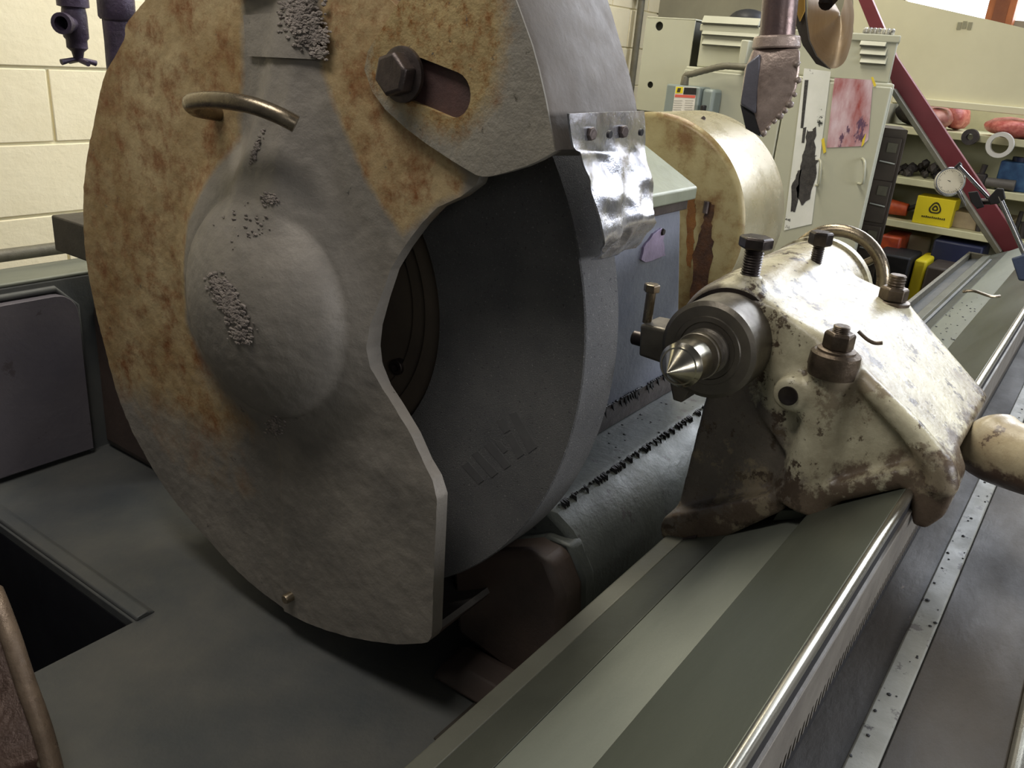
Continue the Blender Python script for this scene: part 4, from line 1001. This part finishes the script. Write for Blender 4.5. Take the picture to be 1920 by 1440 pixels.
# left lug with its own bolt
lg = atX(1222, 633, .965)
obj('side_lug', hull(BM(), [(x, y, z) for x in (.945, 1.0) for (y, z) in ((.452, lg.z + .020), (.448, lg.z - .022), (.412, lg.z - .024), (.412, lg.z + .022))]), 'barrel', TS, bevel=.004)
obj('lug_neck', hull(BM(), [(x, y, z) for x in (.942, 1.0) for (y, z) in ((.414, lg.z + .022), (.414, lg.z - .026), (.39, lg.z - .045), (.385, lg.z + .045))]), 'barrel', TS, bevel=.003)
obj('lug_pin', cyl(BM(), (.965, .445, lg.z - .006), (.965, .468, lg.z - .006), .0095, n=20), 'thread', TS, bevel=.0015)
b0 = atX(1212, 612, .965)
lb = obj('lug_bolt', cyl(BM(), (.965, b0.y, lg.z + .018), (.965, b0.y, lg.z + .060), .0062, n=18), 'worn_rod', TS)
obj('bolt_head', lathe(BM(), [(0, .0105), (.009, .0105), (.010, .009)], (.965, b0.y, lg.z + .059), (0, 0, 1), 6, rot=.2), 'worn_rod', lb, bevel=.0006, smooth=30)
lg2 = atX(1278, 733, .955)
obj('under_lug', hull(BM(), [(x, y, z) for x in (.945, .99) for (y, z) in ((lg2.y + .018, lg2.z + .02), (lg2.y - .02, lg2.z + .02), (lg2.y + .006, lg2.z - .012), (lg2.y - .006, lg2.z - .012))]), 'barrel', TS, bevel=.003)
# clamp insert under the base
obj('base_key', hull(BM(), [(x, y, z) for x in (.985, 1.20) for (y, z) in ((.245, -.515), (.205, -.499), (.215, -.515), (.25, -.533))]), 'way', TS, bevel=.001)
obj('foot_pad', hull(BM(), [(x, y, z) for x in (.960, 1.20) for (y, z) in ((.372, -.605), (.336, -.580), (.338, -.598), (.37, -.618))]), 'dark_steel', TS, bevel=.001)
# clamping lever / horn on operator side
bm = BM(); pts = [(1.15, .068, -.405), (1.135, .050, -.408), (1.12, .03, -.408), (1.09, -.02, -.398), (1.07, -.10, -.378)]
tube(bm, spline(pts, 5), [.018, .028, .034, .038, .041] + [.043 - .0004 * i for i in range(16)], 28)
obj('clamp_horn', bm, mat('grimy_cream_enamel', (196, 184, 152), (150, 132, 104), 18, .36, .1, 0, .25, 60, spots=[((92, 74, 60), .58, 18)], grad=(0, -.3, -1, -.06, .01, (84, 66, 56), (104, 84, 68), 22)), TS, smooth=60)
wr = spline([atX(1610, 618, 1.0), atX(1625, 632, 1.0), atX(1640, 640, 1.0), atX(1655, 640, 1.0)], 5)
obj('wire_clip', tube(BM(), [p + Vector((0, 0, -.002)) for p in wr], .0022, 8), 'nut', TS)

# ---- dial indicator
IX = 1.95
c = atX(1782, 340, IX)
D = thing('dial_indicator', 'round dial indicator gauge on a jointed chrome rod holder', 'dial indicator', tuple(atX(1905, 500, IX)))
fa = Vector((-.93, -.25, .22)).normalized()
dc = obj('dial_case', lathe(BM(), [(0, .027), (.003, .0285), (.016, .0285), (.018, .024), (.02, .0)], c, -fa, 44), 'chrome', D, smooth=40)
obj('dial_face', lathe(BM(), [(0, .0245), (.0008, .0245)], c, fa, 44), 'dial', D)
ax, u_, v_ = frame(fa); bm = BM()
for k in range(40):
    a = 2 * PI * k / 40; r0 = .0205 if k % 5 else .018; d_ = u_ * math.cos(a) + v_ * math.sin(a); cyl(bm, c + fa * .001 + d_ * r0, c + fa * .001 + d_ * .0228, .0003, n=4)
obj('dial_ticks', bm, 'black', dc, smooth=0)
obj('dial_needle', cyl(BM(), c + fa * .0016, c + fa * .0016 + Vector((0, .018, .003)), .0006, n=5), 'black', dc)
obj('dial_stem', cyl(BM(), atX(1797, 357, IX), atX(1811, 386, IX), .0042, .0015, 12), 'chrome', D)
obj('dial_back_mount', hull(BM(), [atX(1785, 316, IX + .01), atX(1800, 302, IX + .01), atX(1806, 320, IX + .01), atX(1798, 332, IX + .01), atX(1788, 318, IX + .03), atX(1804, 306, IX + .03)]), 'black', D, bevel=.002)
obj('rod', cyl(BM(), atX(1798, 312, IX), atX(1856, 374, IX), .0036, n=14), 'chrome', D)
obj('rod', cyl(BM(), atX(1873, 368, IX - .01), atX(1925, 485, IX - .01), .0052, n=14), 'chrome', D)
cl = obj('swivel_clamp', hull(BM(), [atX(a, b, IX - .015 + e) for a, b in ((1815, 360), (1833, 358), (1838, 372), (1846, 388), (1832, 392), (1820, 378)) for e in (0, .03)]), 'black', D, bevel=.002)
obj('swivel_clamp', hull(BM(), [atX(a, b, IX - .015 + e) for a, b in ((1852, 372), (1870, 352), (1882, 354), (1886, 372), (1872, 382), (1856, 384)) for e in (0, .03)]), 'black', D, bevel=.002)
obj('clamp_arm', cyl(BM(), atX(1838, 378, IX), atX(1860, 378, IX), .006, n=12), 'thread', D)
obj('magnetic_base', hull(BM(), [atX(a, b, IX - .03 + e) for a, b in ((1896, 484), (1930, 474), (1945, 530), (1910, 526)) for e in (0, .05)]), mat('slate_blue_paint', (72, 84, 112), (64, 76, 102)), D, bevel=.003)

# ---- hanging coolant nozzle and curved sheet
NX = 1.0
def seg(c, ra, rb, n=8): pass
N_ = thing('coolant_nozzle', 'grimy welded steel coolant nozzle hanging from a vertical pipe', 'nozzle', tuple(atX(1440, 120, NX)))
pa, pb = atX(1468, -60, NX + .02), atX(1456, 82, NX + .02)
pa = pb + (pa - pb) * 7
obj('feed_pipe', cyl(BM(), pa, pb, .0205, .0195, 28), mat('brown_pipe', (124, 100, 92), (92, 84, 88), 14, .3, .1, .5, .15), N_)
obj('pipe_collar', cyl(BM(), atX(1457, 68, NX + .02), atX(1455, 92, NX + .02), .0255, .027, 28), 'nozzle', N_, bevel=.002)
def quadp(l, X): return [atX(a, b, X) for a, b in l]
fr_ = quadp([(1412, 92), (1500, 92), (1500, 130), (1494, 165), (1478, 200), (1425, 257), (1398, 240), (1388, 195), (1396, 130)], NX)
bkk = quadp([(1418, 90), (1495, 88), (1494, 130), (1488, 162), (1472, 196), (1432, 238), (1404, 228), (1394, 190), (1402, 130)], NX + .055)
bm = BM(); n = len(fr_)
A_ = [bm.verts.new(p) for p in fr_]; B_ = [bm.verts.new(p) for p in bkk]
for i in range(n): bm.faces.new((A_[i], A_[(i + 1) % n], B_[(i + 1) % n], B_[i]))
ca = atX(1440, 150, NX - .012); va = bm.verts.new(ca); vb = bm.verts.new(atX(1440, 150, NX + .06))
for i in range(n): bm.faces.new((A_[i], A_[(i + 1) % n], va)); bm.faces.new((B_[i], B_[(i + 1) % n], vb))
obj('nozzle_body', bm, 'nozzle', N_, bevel=.003, smooth=30)
mp_ = quadp([(1388, 196), (1414, 212), (1425, 256), (1398, 241)], NX - .004)
obj('nozzle_mouth', hull(BM(), mp_ + [p + Vector((.01, 0, 0)) for p in mp_]), 'black', N_)
lp = quadp([(1400, 120), (1424, 100), (1424, 130), (1416, 214), (1388, 196)], NX - .008)
obj('nozzle_cheek', hull(BM(), lp + [p + Vector((.008, 0, 0)) for p in lp]), mat('blue_grey_cheek', (132, 132, 142), (108, 106, 114), 14, .36, .1, .5, .2), N_, bevel=.002)
bm = BM()
for a, b in ((1490, 178), (1481, 196), (1472, 208), (1462, 218), (1452, 228), (1440, 240), (1432, 250), (1494, 120), (1497, 150)):
    blob(bm, atX(a, b, NX - .003), random.uniform(.003, .005), 1, .3)
obj('weld_beads', bm, mat('weld_bead', (150, 136, 126), (120, 106, 98), 30, .45, .1, .2, .2), N_, smooth=60, kind='stuff')
# curved sheet guard
SG = thing('curved_sheet', 'ochre backed curved sheet metal shield hanging beside the nozzle', 'shield', tuple(atX(1550, 60, 1.1)))
def sheet(loop, X, th, m, nm):
    bm = prism(BM(), pX(loop, X), X, X + th); obj(nm, bm, m, SG, smooth=30)
U1 = [(1513, -60), (1513, 30), (1508, 70), (1500, 95), (1520, 115), (1545, 128), (1572, 128), (1590, 108), (1599, 70), (1603, 30), (1592, -20), (1584, -60)]
bm = BM(); rowsg = []
innr = [(1516, -60), (1515, 0), (1513, 40), (1510, 75), (1518, 100), (1535, 118), (1556, 128), (1572, 126), (1586, 112), (1596, 80), (1600, 50), (1601, 20), (1594, -15), (1586, -60)]
sp1 = spline([atX(a, b, 1.12) for a, b in innr], 3)
cc = atX(1556, 20, 1.28)
rws = []
for k in range(6):
    t_ = k / 5; rws.append([bm.verts.new(p.lerp(cc, t_ * .97) + Vector((.05 * math.sin(t_ * PI / 2), 0, 0))) for p in sp1])
for r1, r2 in zip(rws, rws[1:]):
    for i in range(len(sp1) - 1): bm.faces.new((r1[i], r1[i + 1], r2[i + 1], r2[i]))
bmesh.ops.solidify(bm, geom=bm.faces[:], thickness=.003)
obj('sheet_bowl', bm, 'sheetbrown', SG, smooth=60)
ow = [(1478, -60), (1481, 0), (1490, 40), (1505, 85), (1530, 120), (1556, 130), (1530, 105), (1516, 75), (1510, 30), (1508, -20), (1512, -60)]
obj('sheet_edge', prism(BM(), pX(ow, 1.10), 1.10, 1.106), 'bed_dark', SG)
ow = [(1482, -60), (1484, -5), (1494, 25), (1499, 40), (1508, 20), (1508, -60)]
obj('sheet_outer', prism(BM(), pX(ow, 1.095), 1.095, 1.0985), 'sheetyellow', SG)
obj('hanger_rod', cyl(BM(), atX(1548, 6, 1.14), atX(1548, 6, 1.14) + Vector((.02, .03, .9)), .007, n=12), 'junk', SG)
q = atX(1548, 6, 1.14); obj('sheet_bolt', cyl(BM(), q, q + Vector((.04, 0, .02)), .009, n=12), 'junk', SG)

# ---- foreground shield edge bottom left
FS = thing('front_splash_shield', 'glossy dark brown shield edge in the near left corner', 'shield', tuple(atX(40, 1400, .30)))
ed = [(-12, 1110, .34), (0, 1140, .335), (22, 1200, .33), (48, 1280, .325), (75, 1355, .32), (95, 1425, .315), (112, 1500, .31)]
E3 = spline([atX(a, b, c) for a, b, c in ed], 5)
obj('rolled_edge', tube(BM(), E3, .0105, 16), mat('scuffed_edge_paint', (138, 120, 102), (108, 92, 78), 30, .3, .1, .3, .3, spots=[((190, 170, 146), .66, 50)]), FS, smooth=60)
bm = BM(); r0 = []; r1 = []
for p in E3: r0.append(bm.verts.new(p + Vector((-.002, .004, -.003)))); r1.append(bm.verts.new(p + Vector((-.14, .10, -.05))))
fs = [bm.faces.new((r0[i], r0[i + 1], r1[i + 1], r1[i])) for i in range(len(r0) - 1)]
bmesh.ops.solidify(bm, geom=fs, thickness=.003)
obj('shield_sheet', bm, 'glossbrown', FS, smooth=60)
q = atX(80, 1432, .31)
obj('shield_screw', lathe(BM(), [(0, .0045), (.006, .0045), (.007, .0035)], q, (-.5, -.5, .7), 12), 'worn_rod', FS)
